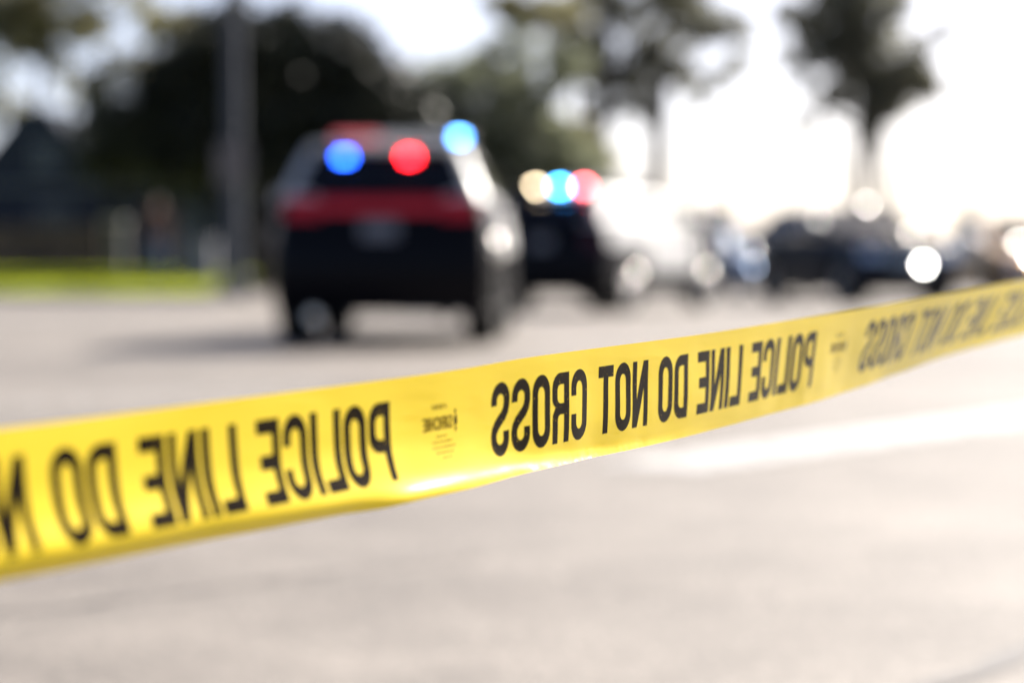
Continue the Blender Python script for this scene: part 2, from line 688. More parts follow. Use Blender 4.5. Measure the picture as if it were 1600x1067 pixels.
def glyphs():
    g = {}
    t, b = 7.6, 8.2
    g['O'] = (25, [ring(0, -.6, 25, 49.6, 12.5, 12.5), ring(t, b - .6, 25 - t, 49.6 - b, 4.9, 5.5)])
    g['D'] = (25, [[(0, 0), (11, 0)] + arc(12.5, 12.5, 12.5, 12.5, 270, 360) + arc(12.5, 36.5, 12.5, 12.5, 0, 90) + [(0, 49)],
                   [(t, b), (11, b)] + arc(12.4, b + 5, 5, 5, 270, 360) + arc(12.4, 49 - b - 5, 5, 5, 0, 90) + [(t, 49 - b)]])
    g['C'] = (25, [[(25, 31.5)] + arc(12.5, 37, 12.5, 12.6, 0, 180, 16) + arc(12.5, 12, 12.5, 12.6, 180, 360, 16) + [(25, 18.5), (25 - t, 18.5)]
                   + arc(12.5, 13, 4.9, 5.6, 360, 180, 10) + arc(12.5, 36, 4.9, 5.6, 180, 0, 10) + [(25 - t, 31.5)]])
    g['P'] = (25, [[(0, 0), (t, 0), (t, 18.5), (12, 18.5)] + arc(13.5, 29.5, 11.5, 11, 270, 360) + arc(13.5, 38, 11.5, 11, 0, 90) + [(0, 49)],
                   [(t, 26.3), (11.5, 26.3)] + arc(12.5, 31, 4.9, 4.7, 270, 360) + arc(12.5, 36.3, 4.9, 4.7, 0, 90) + [(t, 41)]])
    g['R'] = (25, [[(0, 0), (t, 0), (t, 20), (11.5, 20)] + arc(12.5, 16, 4.4, 4, 90, 0, 6) + [(16.9, 0), (24.6, 0), (24.6, 15)]
                   + arc(18.5, 17, 6.1, 7.0, 0, 55, 5) + arc(14, 32, 11, 8, 305, 360, 5) + arc(13.5, 38, 11.5, 11, 0, 90) + [(0, 49)],
                   [(t, 27.6), (11.5, 27.6)] + arc(12.5, 32, 4.9, 4.4, 270, 360) + arc(12.5, 36.6, 4.9, 4.4, 0, 90) + [(t, 41)]])
    cl = [(21.2, 34)] + arc(12.5, 37.3, 8.7, 8.1, 0, 180, 14) + [(3.9, 34.2), (5.0, 30.2), (8.0, 26.6), (12.5, 23.8), (17.0, 20.6), (20.2, 17.0), (21.2, 13.6)] \
        + arc(12.5, 11.7, 8.7, 8.1, 0, -180, 14)[1:] + [(3.8, 16.2)]
    g['S'] = (25, [stroke(cl, 7.8)])
    g['E'] = (23, [[(0, 0), (23, 0), (23, b), (t, b), (t, 20.4), (20.5, 20.4), (20.5, 28.6), (t, 28.6), (t, 49 - b), (23, 49 - b), (23, 49), (0, 49)]])
    g['L'] = (22, [[(0, 0), (22, 0), (22, b), (t, b), (t, 49), (0, 49)]])
    g['T'] = (24, [[(8.2, 0), (15.8, 0), (15.8, 49 - b), (24, 49 - b), (24, 49), (0, 49), (0, 49 - b), (8.2, 49 - b)]])
    g['I'] = (7.8, [[(0, 0), (7.8, 0), (7.8, 49), (0, 49)]])
    g['N'] = (26, [[(0, 0), (7, 0), (7, 29), (18, 0), (26, 0), (26, 49), (19, 49), (19, 20), (8, 49), (0, 49)]])
    g['H'] = (25, [[(0, 0), (t, 0), (t, 20.4), (25 - t, 20.4), (25 - t, 0), (25, 0), (25, 49), (25 - t, 49), (25 - t, 28.6), (t, 28.6), (t, 49), (0, 49)]])
    return g


G = glyphs()
PERIOD = 0.712
S_P = 2.4069                        # where the P of the sharp repeat begins
TEXTLEN = 0.5832


def add_poly(bm, loops, fx, fy):
    vl = [[Vector((x, y, 0)) for x, y in lp] for lp in loops]
    flat = [v for lp in vl for v in lp]
    tris = tessellate_polygon(vl)
    bv = [bm.verts.new((fx(v.x), fy(v.y), 0)) for v in flat]
    for t in tris:
        try:
            bm.faces.new([bv[i] for i in t])
        except ValueError:
            pass


def wrap(name, bm, s_start, v_of_y, m, parent, off=0.0001, da=0.004, db=0.004):
    """cut the flat print into small pieces and lay it on the tape; x is the reading direction, seen from behind"""
    xs = [v.co.x for v in bm.verts]
    ys = [v.co.y for v in bm.verts]
    for lo, hi, st, no in ((min(xs), max(xs), da, (1, 0, 0)), (min(ys), max(ys), db, (0, 1, 0))):
        c = lo + st
        while c < hi:
            co = (c, 0, 0) if no[0] else (0, c, 0)
            bmesh.ops.bisect_plane(bm, geom=bm.verts[:] + bm.edges[:] + bm.faces[:], plane_co=co, plane_no=no, dist=1e-7)
            c += st
    for v in bm.verts:
        v.co = tape_point(s_start - v.co.x, v_of_y(v.co.y), off)
    for f in bm.faces:
        f.smooth = False
        f.normal_update()
        if f.normal.dot(TNRM) < 0:
            f.normal_flip()
    me = bpy.data.meshes.new(name)
    bm.to_mesh(me)
    bm.free()
    return link(name, me, parent, m)


def build_tape():
    root = empty('police_tape', (0, 0, 0), 0, 'yellow plastic barrier tape stretched across the foreground with reversed black lettering', 'barrier tape')
    bm = bmesh.new()
    ss = []
    s = 0.75
    while s < 5.2:
        ss.append(s)
        s += 0.0025 if 1.5 < s < 2.4 else (0.006 if s < 3.1 else 0.03)
    vv = [i / 40 for i in range(41)]
    grid = [[bm.verts.new(tape_point(s, v)) for v in vv] for s in ss]
    for i in range(len(ss) - 1):
        for j in range(40):
            f = bm.faces.new((grid[i][j], grid[i][j + 1], grid[i + 1][j + 1], grid[i + 1][j]))
            f.smooth = True
            f.normal_update()
            if f.normal.dot(TNRM) < 0:
                f.normal_flip()
    me = bpy.data.meshes.new('film')
    bm.to_mesh(me)
    bm.free()
    link('film', me, root, M_TAPE)
    v_of_y = lambda y: 0.175 + (GH / 1000 - y) / TW

    def phrase(s0, name):
        words = ['POLICE', 'LINE', 'DO', 'NOT', 'CROSS']
        gap, space = 3.4, 18.5
        tot = sum(G[c][0] for w in words for c in w) + gap * sum(len(w) - 1 for w in words) + space * 4
        k = TEXTLEN * 1000 / tot
        b2 = bmesh.new()
        x = 0.0
        for w in words:
            for c in w:
                wd, loops = G[c]
                add_poly(b2, loops, lambda q, x=x: (x + q) * k / 1000, lambda q: q / 1000)
                x += wd + gap
            x += space - gap
        o = wrap(name, b2, s0, v_of_y, M_INK, root)
        o['label'] = 'black printed words POLICE LINE DO NOT CROSS seen mirror reversed'

    for j in (-1, 0, 1, 2):
        phrase(S_P + j * PERIOD, 'lettering')

    def mark(s0):
        b2 = bmesh.new()
        # maker's word
        x = 0.0
        for c in 'SIRCHIE':
            wd, loops = G[c]
            add_poly(b2, loops, lambda q, x=x: 0.0085 + (x + q) * 0.232 / 1000, lambda q: 0.0262 + q * 0.170 / 1000)
            x += wd + 3.6
        wtot = 0.0085 + x * 0.232 / 1000
        r2 = random.Random(5)

        def row(y, x0, x1, h, lo, hi):
            x = x0
            while x < x1:
                w = r2.uniform(lo, hi)
                add_poly(b2, [[(x, y), (min(x + w, x1), y), (min(x + w, x1), y + h), (x, y + h)]], lambda q: q, lambda q: q)
                x += w + r2.uniform(0.0004, 0.0010)
        # small unreadable line above, fine print below
        for xa, xb in ((0.016, 0.0195), (0.0215, 0.0226), (0.024, 0.0268), (0.0276, 0.0300), (0.0308, 0.0345)):
            add_poly(b2, [stroke([(xa, 0.0392), (xa + (xb - xa) * .25, 0.0425), (xa + (xb - xa) * .6, 0.0395), (xb, 0.0428)], 0.0008)], lambda q: q, lambda q: q)
        row(0.0215, 0.0165, 0.0305, 0.0009, 0.0006, 0.0016)
        row(0.0180, 0.0095, 0.0350, 0.0009, 0.0006, 0.0018)
        row(0.0145, 0.0060, 0.0365, 0.0009, 0.0006, 0.0018)
        row(0.0110, 0.0090, 0.0320, 0.0009, 0.0006, 0.0018)
        row(0.0075, 0.0120, 0.0265, 0.0008, 0.0006, 0.0016)
        o = wrap('maker_mark', b2, s0, v_of_y, M_INK2, root, 0.0001)
        o['label'] = 'faint small maker print between the black words'
        b3 = bmesh.new()
        add_poly(b3, [[(0.0022, 0.0290), (0.0048, 0.0262), (0.0068, 0.0302), (0.0050, 0.0345), (0.0028, 0.0335)]], lambda q: q, lambda q: q)
        add_poly(b3, [[(0.0036, 0.0352), (0.0058, 0.0350), (0.0056, 0.0378), (0.0038, 0.0378)]], lambda q: q, lambda q: q)
        add_poly(b3, [[(0.0030, 0.0262), (0.0036, 0.0235), (0.0046, 0.0252), (0.0054, 0.0225), (0.0058, 0.0262)]], lambda q: q, lambda q: q)
        wrap('maker_emblem', b3, s0, v_of_y, M_INK, root, 0.0001)

    g0 = 0.044                           # gap between the P's edge and the mark
    for j in (-1, 0, 1):
        mark(S_P - TEXTLEN + j * PERIOD - g0)


build_tape()

# ------------------------------------------------------------------ vehicles
BLACK = mat('black gloss paint', (0.004, 0.004, 0.006), 0.4, spec=0.05, coat=0.07, coat_rough=0.08)
WHITE = mat('white gloss paint', (0.46, 0.46, 0.455), 0.5, spec=0.3, coat=0.12, coat_rough=0.15)
NAVY = mat('navy gloss paint', (0.005, 0.009, 0.022), 0.35, spec=0.12, coat=0.2, coat_rough=0.08)
SILVER = mat('silver metallic paint', (0.50, 0.52, 0.55), 0.35, metal=0.6, coat=1.0)
SKYBLUE = mat('pale blue metallic paint', (0.20, 0.28, 0.42), 0.35, metal=0.4, coat=1.0)
BRONZE = mat('bronze metallic paint', (0.45, 0.24, 0.07), 0.4, metal=0.1, coat=1.0)
GLASS = mat('tinted car glass', (0.004, 0.005, 0.009), 0.04, spec=0.28)
WINDSCREEN = mat('windscreen glass', (0.03, 0.034, 0.036), 0.04, spec=1.0, coat=1.0, coat_rough=0.03)
def clear_glass():
    m = bpy.data.materials.new('clear car glass')
    m.use_nodes = True
    nt = m.node_tree
    nt.nodes.remove(nt.nodes['Principled BSDF'])
    tr = nt.nodes.new('ShaderNodeBsdfTransparent')
    tr.inputs[0].default_value = (.88, .92, .90, 1)
    gl = nt.nodes.new('ShaderNodeBsdfGlossy')
    gl.inputs['Roughness'].default_value = 0.06
    fr = nt.nodes.new('ShaderNodeFresnel')
    fr.inputs[0].default_value = 1.5
    ms = nt.nodes.new('ShaderNodeMixShader')
    nt.links.new(fr.outputs[0], ms.inputs[0])
    nt.links.new(tr.outputs[0], ms.inputs[1])
    nt.links.new(gl.outputs[0], ms.inputs[2])
    nt.links.new(ms.outputs[0], nt.nodes['Material Output'].inputs['Surface'])
    return m


CLEAR = clear_glass()
TYRE = mat('tyre rubber', (0.012, 0.012, 0.012), 0.85, var=0.2, vscale=12)
MATT = mat('matt black antiglare panel', (0.006, 0.006, 0.007), 0.9, spec=0.03)  # for panels added to stop glare on the lower flanks
RIM = mat('alloy rim', (0.45, 0.45, 0.46), 0.32, metal=1.0)
DARKRIM = mat('black steel rim', (0.02, 0.02, 0.022), 0.45, metal=0.3)
TRIM = mat('black plastic trim', (0.012, 0.012, 0.013), 0.7, spec=0.15, bump=0.2, bscale=300)
CHROME = mat('chrome', (0.78, 0.78, 0.78), 0.16, metal=1.0)
SATIN = mat('satin metal', (0.80, 0.78, 0.74), 0.30, metal=1.0)
LAMP = mat('headlamp lens', (0.75, 0.77, 0.80), 0.28, metal=0.9)
PLATE = mat('number plate', (0.13, 0.14, 0.17), 0.5, var=0.25, vscale=30)
TAIL = mat('lit red tail lamp', (0.22, 0.006, 0.012), 0.3, emit=(1.0, 0.02, 0.05), estr=0.03)
TAILC = mat('glowing red reflective panel', (0.30, 0.012, 0.02), 0.3, emit=(1.0, 0.05, 0.09), estr=0.05)  # weak emission stands in for light thrown back by the panel
E_BLUE = mat('lit blue beacon', (0.02, 0.08, 0.5), 0.3, emit=(0.015, 0.10, 1.0), estr=13)
E_BLUE2 = mat('lit pale blue beacon', (0.05, 0.2, 0.6), 0.3, emit=(0.10, 0.36, 1.0), estr=13)
E_CYAN = mat('lit sky blue beacon', (0.05, 0.3, 0.6), 0.3, emit=(0.045, 0.36, 1.0), estr=27)
E_RED = mat('lit red beacon', (0.5, 0.01, 0.02), 0.3, emit=(1.0, 0.010, 0.018), estr=18)
E_RED2 = mat('lit soft red beacon', (0.5, 0.05, 0.05), 0.3, emit=(1.0, 0.10, 0.12), estr=22)
E_WARM = mat('lit warm white beacon', (0.6, 0.55, 0.45), 0.3, emit=(1.0, 0.80, 0.52), estr=14)
E_REDDIM = mat('dim red beacon', (0.5, 0.16, 0.17), 0.3, emit=(1.0, 0.12, 0.14), estr=0.2)
LENSCLR = mat('clear lamp lens', (0.5, 0.5, 0.5), 0.15, spec=0.8)
MESHES = {}


def wheel_meshes(rad, wid, rim_mat):
    key = (rad, wid, rim_mat.name)
    if key in MESHES:
        return MESHES[key]
    bm = bmesh.new()
    h = wid / 2
    rr = rad * 0.68
    lathe(bm, [(rr, -h * .8), (rad * .9, -h), (rad * .97, -h * .85), (rad, -h * .5), (rad, h * .5), (rad * .97, h * .85), (rad * .9, h), (rr, h * .8), (rr, -h * .8)], 32)
    for f in bm.faces:
        f.smooth = True
    bmesh.ops.recalc_face_normals(bm, faces=bm.faces)
    t = bpy.data.meshes.new('tyre')
    bm.to_mesh(t)
    bm.free()
    t.materials.append(TYRE)
    bm = bmesh.new()
    lathe(bm, [(rr * .999, -h * .6), (rr * .999, h * .55), (rr * .93, h * .72), (rr * .88, h * .5), (rr * .86, h * .1), (.001, h * .1)], 32)
    for k in range(5):
        a = 2 * pi * k / 5 + .3
        for da in (-.12, .12):
            vs = box(bm, (h * .45, 0, rr * .48), (h * .35, .045, rr * .86))
            bmesh.ops.rotate(bm, cent=(0, 0, 0), matrix=Matrix.Rotation(a + da, 3, 'X'), verts=vs)
    vs = bmesh.ops.create_uvsphere(bm, u_segments=12, v_segments=8, radius=.07)['verts']
    bmesh.ops.scale(bm, vec=(.6, 1, 1), verts=vs)
    bmesh.ops.translate(bm, vec=(h * .5, 0, 0), verts=vs)
    bmesh.ops.recalc_face_normals(bm, faces=bm.faces)
    r = bpy.data.meshes.new('rim')
    bm.to_mesh(r)
    bm.free()
    r.materials.append(rim_mat)
    MESHES[key] = (t, r)
    return t, r


class Car:
    """local axes: +Y forward, +X right, origin on the ground under the centre"""

    def __init__(self, name, loc, heading, sp, label, group=None):
        self.sp = sp
        self.root = empty(name, loc, heading, label, sp.get('cat', 'car'), group)
        self.build()

    def hw(self, y, z):
        s = self.sp
        w = s['W'] / 2
        mid = 0.62
        k = 1 - 0.05 * ((z - mid) / 0.5) ** 2 if z > mid else 1 - 0.035 * ((z - mid) / 0.4) ** 2
        e = max(0.0, (abs(y) / (s['L'] / 2) - 0.55) / 0.45)
        return w * k * (1 - 0.07 * e * e)

    def P(self, xr, y, z):
        return Vector((xr * self.hw(y, z), y * (1 - 0.05 * abs(xr) ** 3), z))

    def rear_y(self, z):
        return lerp_lin(self.sp['rear'], z)

    def front_y(self, z):
        return lerp_lin(self.sp['front'], z)

    def patch(self, name, u0, u1, v0, v1, fn, m, off, parent=None, nu=8, nv=4, thick=0.012):
        """curved panel lying off metres proud of the body"""
        bm = bmesh.new()
        g = [[None] * (nv + 1) for _ in range(nu + 1)]
        for i in range(nu + 1):
            for j in range(nv + 1):
                v = v0 + (v1 - v0) * j / nv
                a = u0(v) if callable(u0) else u0
                b = u1(v) if callable(u1) else u1
                g[i][j] = bm.verts.new(fn(a + (b - a) * i / nu, v, off))
        for i in range(nu):
            for j in range(nv):
                bm.faces.new((g[i][j], g[i + 1][j], g[i + 1][j + 1], g[i][j + 1]))
        bmesh.ops.recalc_face_normals(bm, faces=bm.faces)
        bmesh.ops.solidify(bm, geom=bm.faces[:], thickness=thick)
        return done(name, bm, m, parent or self.root, 40)

    def rearp(self, x, z, off):
        p = self.P(max(-1, min(1, x)), self.rear_y(z), z)
        p.y -= off
        return p

    def frontp(self, x, z, off):
        p = self.P(max(-1, min(1, x)), self.front_y(z), z)
        p.y += off
        return p

    def sidep(self, sg):
        return lambda y, z, off: Vector((sg * (self.hw(y, z) + off), y * 0.95, z))

    def build(self):
        s = self.sp
        L, W, zb = s['L'], s['W'], s['zb']
        wr, wy_f, wy_r = s['wr'], s['wf'], s['wrr']
        ra = wr + 0.07
        # side profile, counter-clockwise seen from +X: bottom with arches, front, bonnet/belt, rear
        prof = []

        def archpts(yc):
            a0 = math.asin(max(-1, min(1, (zb - wr) / ra)))
            return [(yc - ra * cos(a0 + (pi - 2 * a0) * i / 12), wr + ra * sin(a0 + (pi - 2 * a0) * i / 12)) for i in range(13)]
        bottom = [(s['rear'][0][1] + 0.06, zb)] + archpts(wy_r) + archpts(wy_f) + [(s['front'][0][1] - 0.06, zb)]
        front = [(y, z) for z, y in s['front']]
        top = s['top']                       # from front to rear, (y, z)
        rear = [(y, z) for z, y in reversed(s['rear'])]
        nb = len(bottom)
        prof = bottom + front + top + rear
        cols = [-1, -.97, -.86, -.5, 0, .5, .86, .97, 1]
        ins = [.055, .016, 0, 0, 0, 0, 0, .016, .055]
        bm = bmesh.new()
        rows = []
        cy, cz = 0.0, 0.68
        for xr, inn in zip(cols, ins):
            r = []
            for i, (y, z) in enumerate(prof):
                if i >= nb and inn:
                    z2 = z - inn * (1 if z > cz else -.3)
                    y2 = y - inn * (1 if y > 0 else -1) * (1 if abs(y) > L * .46 else 0)
                else:
                    y2, z2 = y, z
                crown = 0.03 * (1 - xr * xr) if (z > 0.85 and i >= nb) else 0
                p = self.P(xr, y2, z2)
                p.z += crown
                r.append(bm.verts.new(p))
            rows.append(r)
        n = len(prof)
        for a, b in zip(rows, rows[1:]):
            for i in range(n):
                bm.faces.new((a[i], a[(i + 1) % n], b[(i + 1) % n], b[i]))
        bm.faces.new(rows[0])
        bm.faces.new(rows[-1][::-1])
        done('body', bm, s['paint'], self.root, 38)
        # floor pan closes the arches
        pan = boxo('underbody', (0, 0, zb + 0.12), (W * .60, L * .84, 0.16), TRIM, self.root)
        # cabin
        bx, tx = s['cab_w0'], s['cab_w1']
        z0, z1 = s['cab_z0'], s['cab_z1']
        yb0, yb1 = s['cab_rear'], s['cab_front']   # (base y, roof y) at rear and at front
        corners = {}
        bm = bmesh.new()
        for nm, (x, y, z) in {
                'rlb': (-bx, yb0[0], z0), 'rrb': (bx, yb0[0], z0), 'flb': (-bx, yb1[0], z0), 'frb': (bx, yb1[0], z0),
                'rlt': (-tx, yb0[1], z1), 'rrt': (tx, yb0[1], z1), 'flt': (-tx, yb1[1], z1), 'frt': (tx, yb1[1], z1)}.items():
            corners[nm] = Vector((x, y, z))
        cv = {k_: bm.verts.new(v) for k_, v in corners.items()}
        hollow = s.get('hollow')
        sides = {'rear': ('rlb', 'rrb', 'rrt', 'rlt'), 'front': ('frb', 'flb', 'flt', 'frt'), 'right': ('rrb', 'frb', 'frt', 'rrt'), 'left': ('flb', 'rlb', 'rlt', 'flt')}
        if hollow:
            bm.free()
            bm = bmesh.new()
            holes = {'rear': [((.07, .09), (.93, .91), .10, .86)], 'front': [((.05, .08), (.95, .92), .05, .90)],
                     'right': [((a0, a1), (b0, b1), .14, .84) for a0, a1, b0, b1 in s['side_windows']],
                     'left': [((1 - b0, 1 - b1), (1 - a0, 1 - a1), .14, .84) for a0, a1, b0, b1 in s['side_windows']]}
            for nm, q in sides.items():
                a, b, c, d = (corners[k_] for k_ in q)
                nrm = (b - a).cross(d - a).normalized()
                loops = [[(0, 0), (1, 0), (1, 1), (0, 1)]]
                for (u0, u1, v0, v1) in holes[nm]:
                    loops.append([(u0[0] + .012, v0 + .02), (u1[0] - .012, v0 + .02), (u1[1] - .012, v1 - .02), (u0[1] + .012, v1 - .02)])
                vl = [[Vector((x, y, 0)) for x, y in lp_] for lp_ in loops]
                flat = [v for lp_ in vl for v in lp_]
                tris = tessellate_polygon(vl)
                f3 = [(a.lerp(b, v.x)).lerp(d.lerp(c, v.x), v.y) for v in flat]
                lo = [bm.verts.new(p) for p in f3]
                hi = [bm.verts.new(p - nrm * .035) for p in f3]
                for t in tris:
                    bm.faces.new([lo[i] for i in t])
                    bm.faces.new([hi[i] for i in t][::-1])
                k0 = 0
                for lp_ in loops:
                    m_ = len(lp_)
                    for i in range(m_):
                        i0, i1 = k0 + i, k0 + (i + 1) % m_
                        bm.faces.new((lo[i0], lo[i1], hi[i1], hi[i0]))
                    k0 += m_
            for a, b in (('rlb', 'rlt'), ('rrb', 'rrt'), ('flb', 'flt'), ('frb', 'frt'), ('rlt', 'rrt'), ('flt', 'frt'), ('rlt', 'flt'), ('rrt', 'frt')):
                A, B = corners[a], corners[b]
                o_ = Vector((0, 0, -.012))
                tube(bm, [A + o_, A.lerp(B, .5) + o_, B + o_], [.03, .03, .03], 10)
            for sx in (-.38, .38):
                for sy in (-.9, .12):
                    hb = bmesh.new()
                    box(hb, (sx, sy, z0 + .06), (.46, .12, .14), 0, .04)
                    box(hb, (sx, sy - .01, z0 + .17), (.24, .08, .10), 0, .03)
                    done('seat', hb, TRIM, self.root, 40)
        for q in () if hollow else (('rlb', 'rrb', 'rrt', 'rlt'), ('frb', 'flb', 'flt', 'frt'), ('rrb', 'frb', 'frt', 'rrt'), ('flb', 'rlb', 'rlt', 'flt'), ('rlt', 'rrt', 'frt', 'flt'), ('rlb', 'flb', 'frb', 'rrb')):
            bm.faces.new([cv[k_] for k_ in q])
        top_e = [e for e in bm.edges if all(v.co.z > z0 + .1 for v in e.verts)]
        sid_e = [e for e in bm.edges if abs(e.verts[0].co.z - e.verts[1].co.z) > .1]
        if not hollow:
            bmesh.ops.bevel(bm, geom=top_e + sid_e, offset=0.075, segments=4, profile=0.5, affect='EDGES')
        edge = .02 if hollow else .075
        done('cabin', bm, s.get('pillar', s['paint']), self.root, 50)
        # roof skin of its own colour
        bm = bmesh.new()
        g = []
        for i in range(9):
            row = []
            fy = i / 8
            for j in range(9):
                fx = j / 8 * 2 - 1
                y = yb0[1] + edge * .93 + (yb1[1] - yb0[1] - edge * 1.86) * fy
                row.append(bm.verts.new((fx * (tx - edge), y, z1 + .012 + .035 * (1 - fx * fx) * (1 - (2 * fy - 1) ** 4))))
            g.append(row)
        for i in range(8):
            for j in range(8):
                bm.faces.new((g[i][j], g[i][j + 1], g[i + 1][j + 1], g[i + 1][j]))
        ex = bmesh.ops.extrude_face_region(bm, geom=bm.faces[:])
        bmesh.ops.translate(bm, vec=(0, 0, -.03), verts=[v for v in ex['geom'] if isinstance(v, bmesh.types.BMVert)])
        done('roof', bm, s['roof'], self.root, 40)

        def pane(name, q, u0, u1, v0, v1, m, off=0.006, bow=0.0):
            a, b, c, d = (corners[k_] for k_ in q)
            nrm = (b - a).cross(d - a).normalized()
            bm2 = bmesh.new()
            N_ = 8
            gg = []
            for i in range(N_ + 1):
                row = []
                for j in range(5):
                    v = v0 + (v1 - v0) * j / 4
                    aa = u0[0] + (u0[1] - u0[0]) * (v - v0) / max(v1 - v0, 1e-6)
                    bb = u1[0] + (u1[1] - u1[0]) * (v - v0) / max(v1 - v0, 1e-6)
                    u = aa + (bb - aa) * i / N_
                    p = (a.lerp(b, u)).lerp(d.lerp(c, u), v)
                    p = p + nrm * (off + bow * (1 - (2 * u - 1) ** 2))
                    row.append(bm2.verts.new(p))
                gg.append(row)
            for i in range(N_):
                for j in range(4):
                    bm2.faces.new((gg[i][j], gg[i + 1][j], gg[i + 1][j + 1], gg[i][j + 1]))
            bm2.normal_update()
            bmesh.ops.solidify(bm2, geom=bm2.faces[:], thickness=0.008 + bow * .5)
            return done(name, bm2, m, self.root, 40)
        self.rear_glass = pane('rear_window', ('rlb', 'rrb', 'rrt', 'rlt'), (.07, .09), (.93, .91), .10, .86 if hollow else .94, CLEAR if hollow else GLASS, .008, 0 if hollow else .02)
        pane('windscreen', ('frb', 'flb', 'flt', 'frt'), (.05, .08), (.95, .92), .05, .90, CLEAR if hollow else WINDSCREEN, .008, 0 if hollow else .05)
        sw = s['side_windows']
        for sg, q in ((1, ('rrb', 'frb', 'frt', 'rrt')), (-1, ('flb', 'rlb', 'rlt', 'flt'))):
            for (a0, a1, b0, b1) in sw:
                if sg > 0:
                    pane('side_window', q, (a0, a1), (b0, b1), .14, .84, CLEAR if hollow else SIDEGLASS)
                else:
                    pane('side_window', q, (1 - b0, 1 - b1), (1 - a0, 1 - a1), .14, .84, CLEAR if hollow else SIDEGLASS)
        # doors, handles, mirrors
        for sg in (1, -1):
            sp = self.sidep(sg)
            for (y0, y1) in s['doors']:
                d = self.patch('door', y0, y1, s['door_z'][0], s['door_z'][1], sp, s.get('door_paint', s['paint']), .008, None, 6, 6, .012)
                hb = bmesh.new()
                hy = y0 + .12
                hz = s['door_z'][1] - .10
                box(hb, sp(hy + .09, hz, .028), (.03, .19, .032), 0, .008)
                done('handle', hb, s.get('handle', TRIM), d)
            mb = bmesh.new()
            vs = bmesh.ops.create_uvsphere(mb, u_segments=16, v_segments=10, radius=1)['verts']
            bmesh.ops.scale(mb, vec=(.15, .10, .11), verts=vs)
            for v in vs:
                if v.co.y < -.03:
                    v.co.y = -.03
            my = yb1[0] - .35
            bmesh.ops.translate(mb, vec=(sg * (bx + .20), my, z0 + .13), verts=vs)
            mo = done('mirror', mb, s.get('mirror', TRIM), self.root, 40)
            ab = bmesh.new()
            tube(ab, [(sg * (bx - .05), my, z0 + .06), (sg * (bx + .12), my, z0 + .11)], [.035, .028], 8)
            done('mirror_arm', ab, TRIM, mo)
        # wheels
        ty, rm = wheel_meshes(wr, s['ww'], s['rim'])
        for sg in (1, -1):
            for wy in (wy_f, wy_r):
                we = empty('wheel', (sg * (W / 2 - s['ww'] / 2 - .02), wy, wr), pi if sg < 0 else 0)
                we.parent = self.root
                link('tyre', ty, we)
                link('rim', rm, we)
        # bumpers and lamps
        self.patch('rear_bumper', -.97, .97, zb + .05, zb + .33, self.rearp, s.get('bumper', s['paint']), .045, None, 14, 4, .05)
        self.patch('front_bumper', -.97, .97, zb + .03, zb + .30, self.frontp, s.get('bumper', s['paint']), .045, None, 14, 4, .05)
        gz = s['grille']
        gr = self.patch('grille', -.52, .52, gz[0], gz[1], self.frontp, TRIM, .012, None, 8, 3, .02)
        for i in range(3):
            zz = gz[0] + (gz[1] - gz[0]) * (i + .5) / 3
            self.patch('grille_bar', -.50, .50, zz - .012, zz + .012, self.frontp, s.get('grille_bar', CHROME), .026, gr, 8, 1, .012)
        hz = s['headlamp']
        for sg in (-1, 1):
            a, b = (.56, .95) if sg > 0 else (-.95, -.56)
            h = self.patch('headlight', a, b, hz[0], hz[1], self.frontp, LAMP, .014, None, 6, 3, .02)
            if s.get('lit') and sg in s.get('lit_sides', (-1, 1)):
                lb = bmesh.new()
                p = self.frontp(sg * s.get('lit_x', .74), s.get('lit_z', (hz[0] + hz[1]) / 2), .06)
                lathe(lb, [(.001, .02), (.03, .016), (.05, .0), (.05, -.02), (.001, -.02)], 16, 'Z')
                done('lamp_glow_disc', lb, s['lit'], h, 40, loc=p, rot=(-pi / 2, 0, 0))  # headlamp on the pale blue car, added highlight on the other cars
        if not s.get('police'):
            tz = s['tail']
            for sg in (-1, 1):
                a, b = (.62, .97) if sg > 0 else (-.97, -.62)
                self.patch('tail_light', a, b, tz[0], tz[1], self.rearp, mat('red tail lens', (.25, .01, .012), .2), .014, None, 5, 3, .02)
        pb = bmesh.new()
        pz = s['plate_z']
        box(pb, (0, self.rear_y(pz) - s.get('plate_off', .03), pz), (.31, .012, .155), 0, .004)
        done('number_plate', pb, PLATE, self.root)
        self.pane = pane
        self.corners = corners


def lerp_lin(keys, x):
    if x <= keys[0][0]:
        return keys[0][1]
    for (x0, y0), (x1, y1) in zip(keys, keys[1:]):
        if x <= x1:
            return y0 + (y1 - y0) * (x - x0) / (x1 - x0)
    return keys[-1][1]


SIDEGLASS = mat('reflective side glass', (0.006, 0.008, 0.011), 0.06, spec=0.4)
SUV = dict(L=5.05, W=1.93, zb=.27, wr=.385, ww=.29, wf=1.58, wrr=-1.46, paint=BLACK, pillar=WHITE, roof=WHITE, rim=DARKRIM, cat='police car',
           rear=[(.27, -2.46), (.55, -2.52), (.80, -2.50), (1.05, -2.44), (1.27, -2.37)],
           front=[(.27, 2.38), (.55, 2.50), (.80, 2.49), (.98, 2.40)],
           top=[(2.30, 1.06), (1.9, 1.12), (1.15, 1.18), (.6, 1.22), (-1.2, 1.26), (-2.27, 1.295)],
           cab_w0=.86, cab_w1=.66, cab_z0=1.23, cab_z1=1.70, cab_rear=(-2.36, -1.98), cab_front=(1.18, .38),
           side_windows=[(.10, .13, .32, .32), (.345, .345, .62, .60), (.645, .625, .93, .88)],
           doors=[(-.92, .12), (.16, 1.08)], door_z=(.80, 1.19), door_paint=WHITE, bumper=BLACK, grille=(.66, .92), headlamp=(.76, .94),
           grille_bar=TRIM, tail=(.9, 1.1), plate_z=.97, plate_off=.03, police=True)


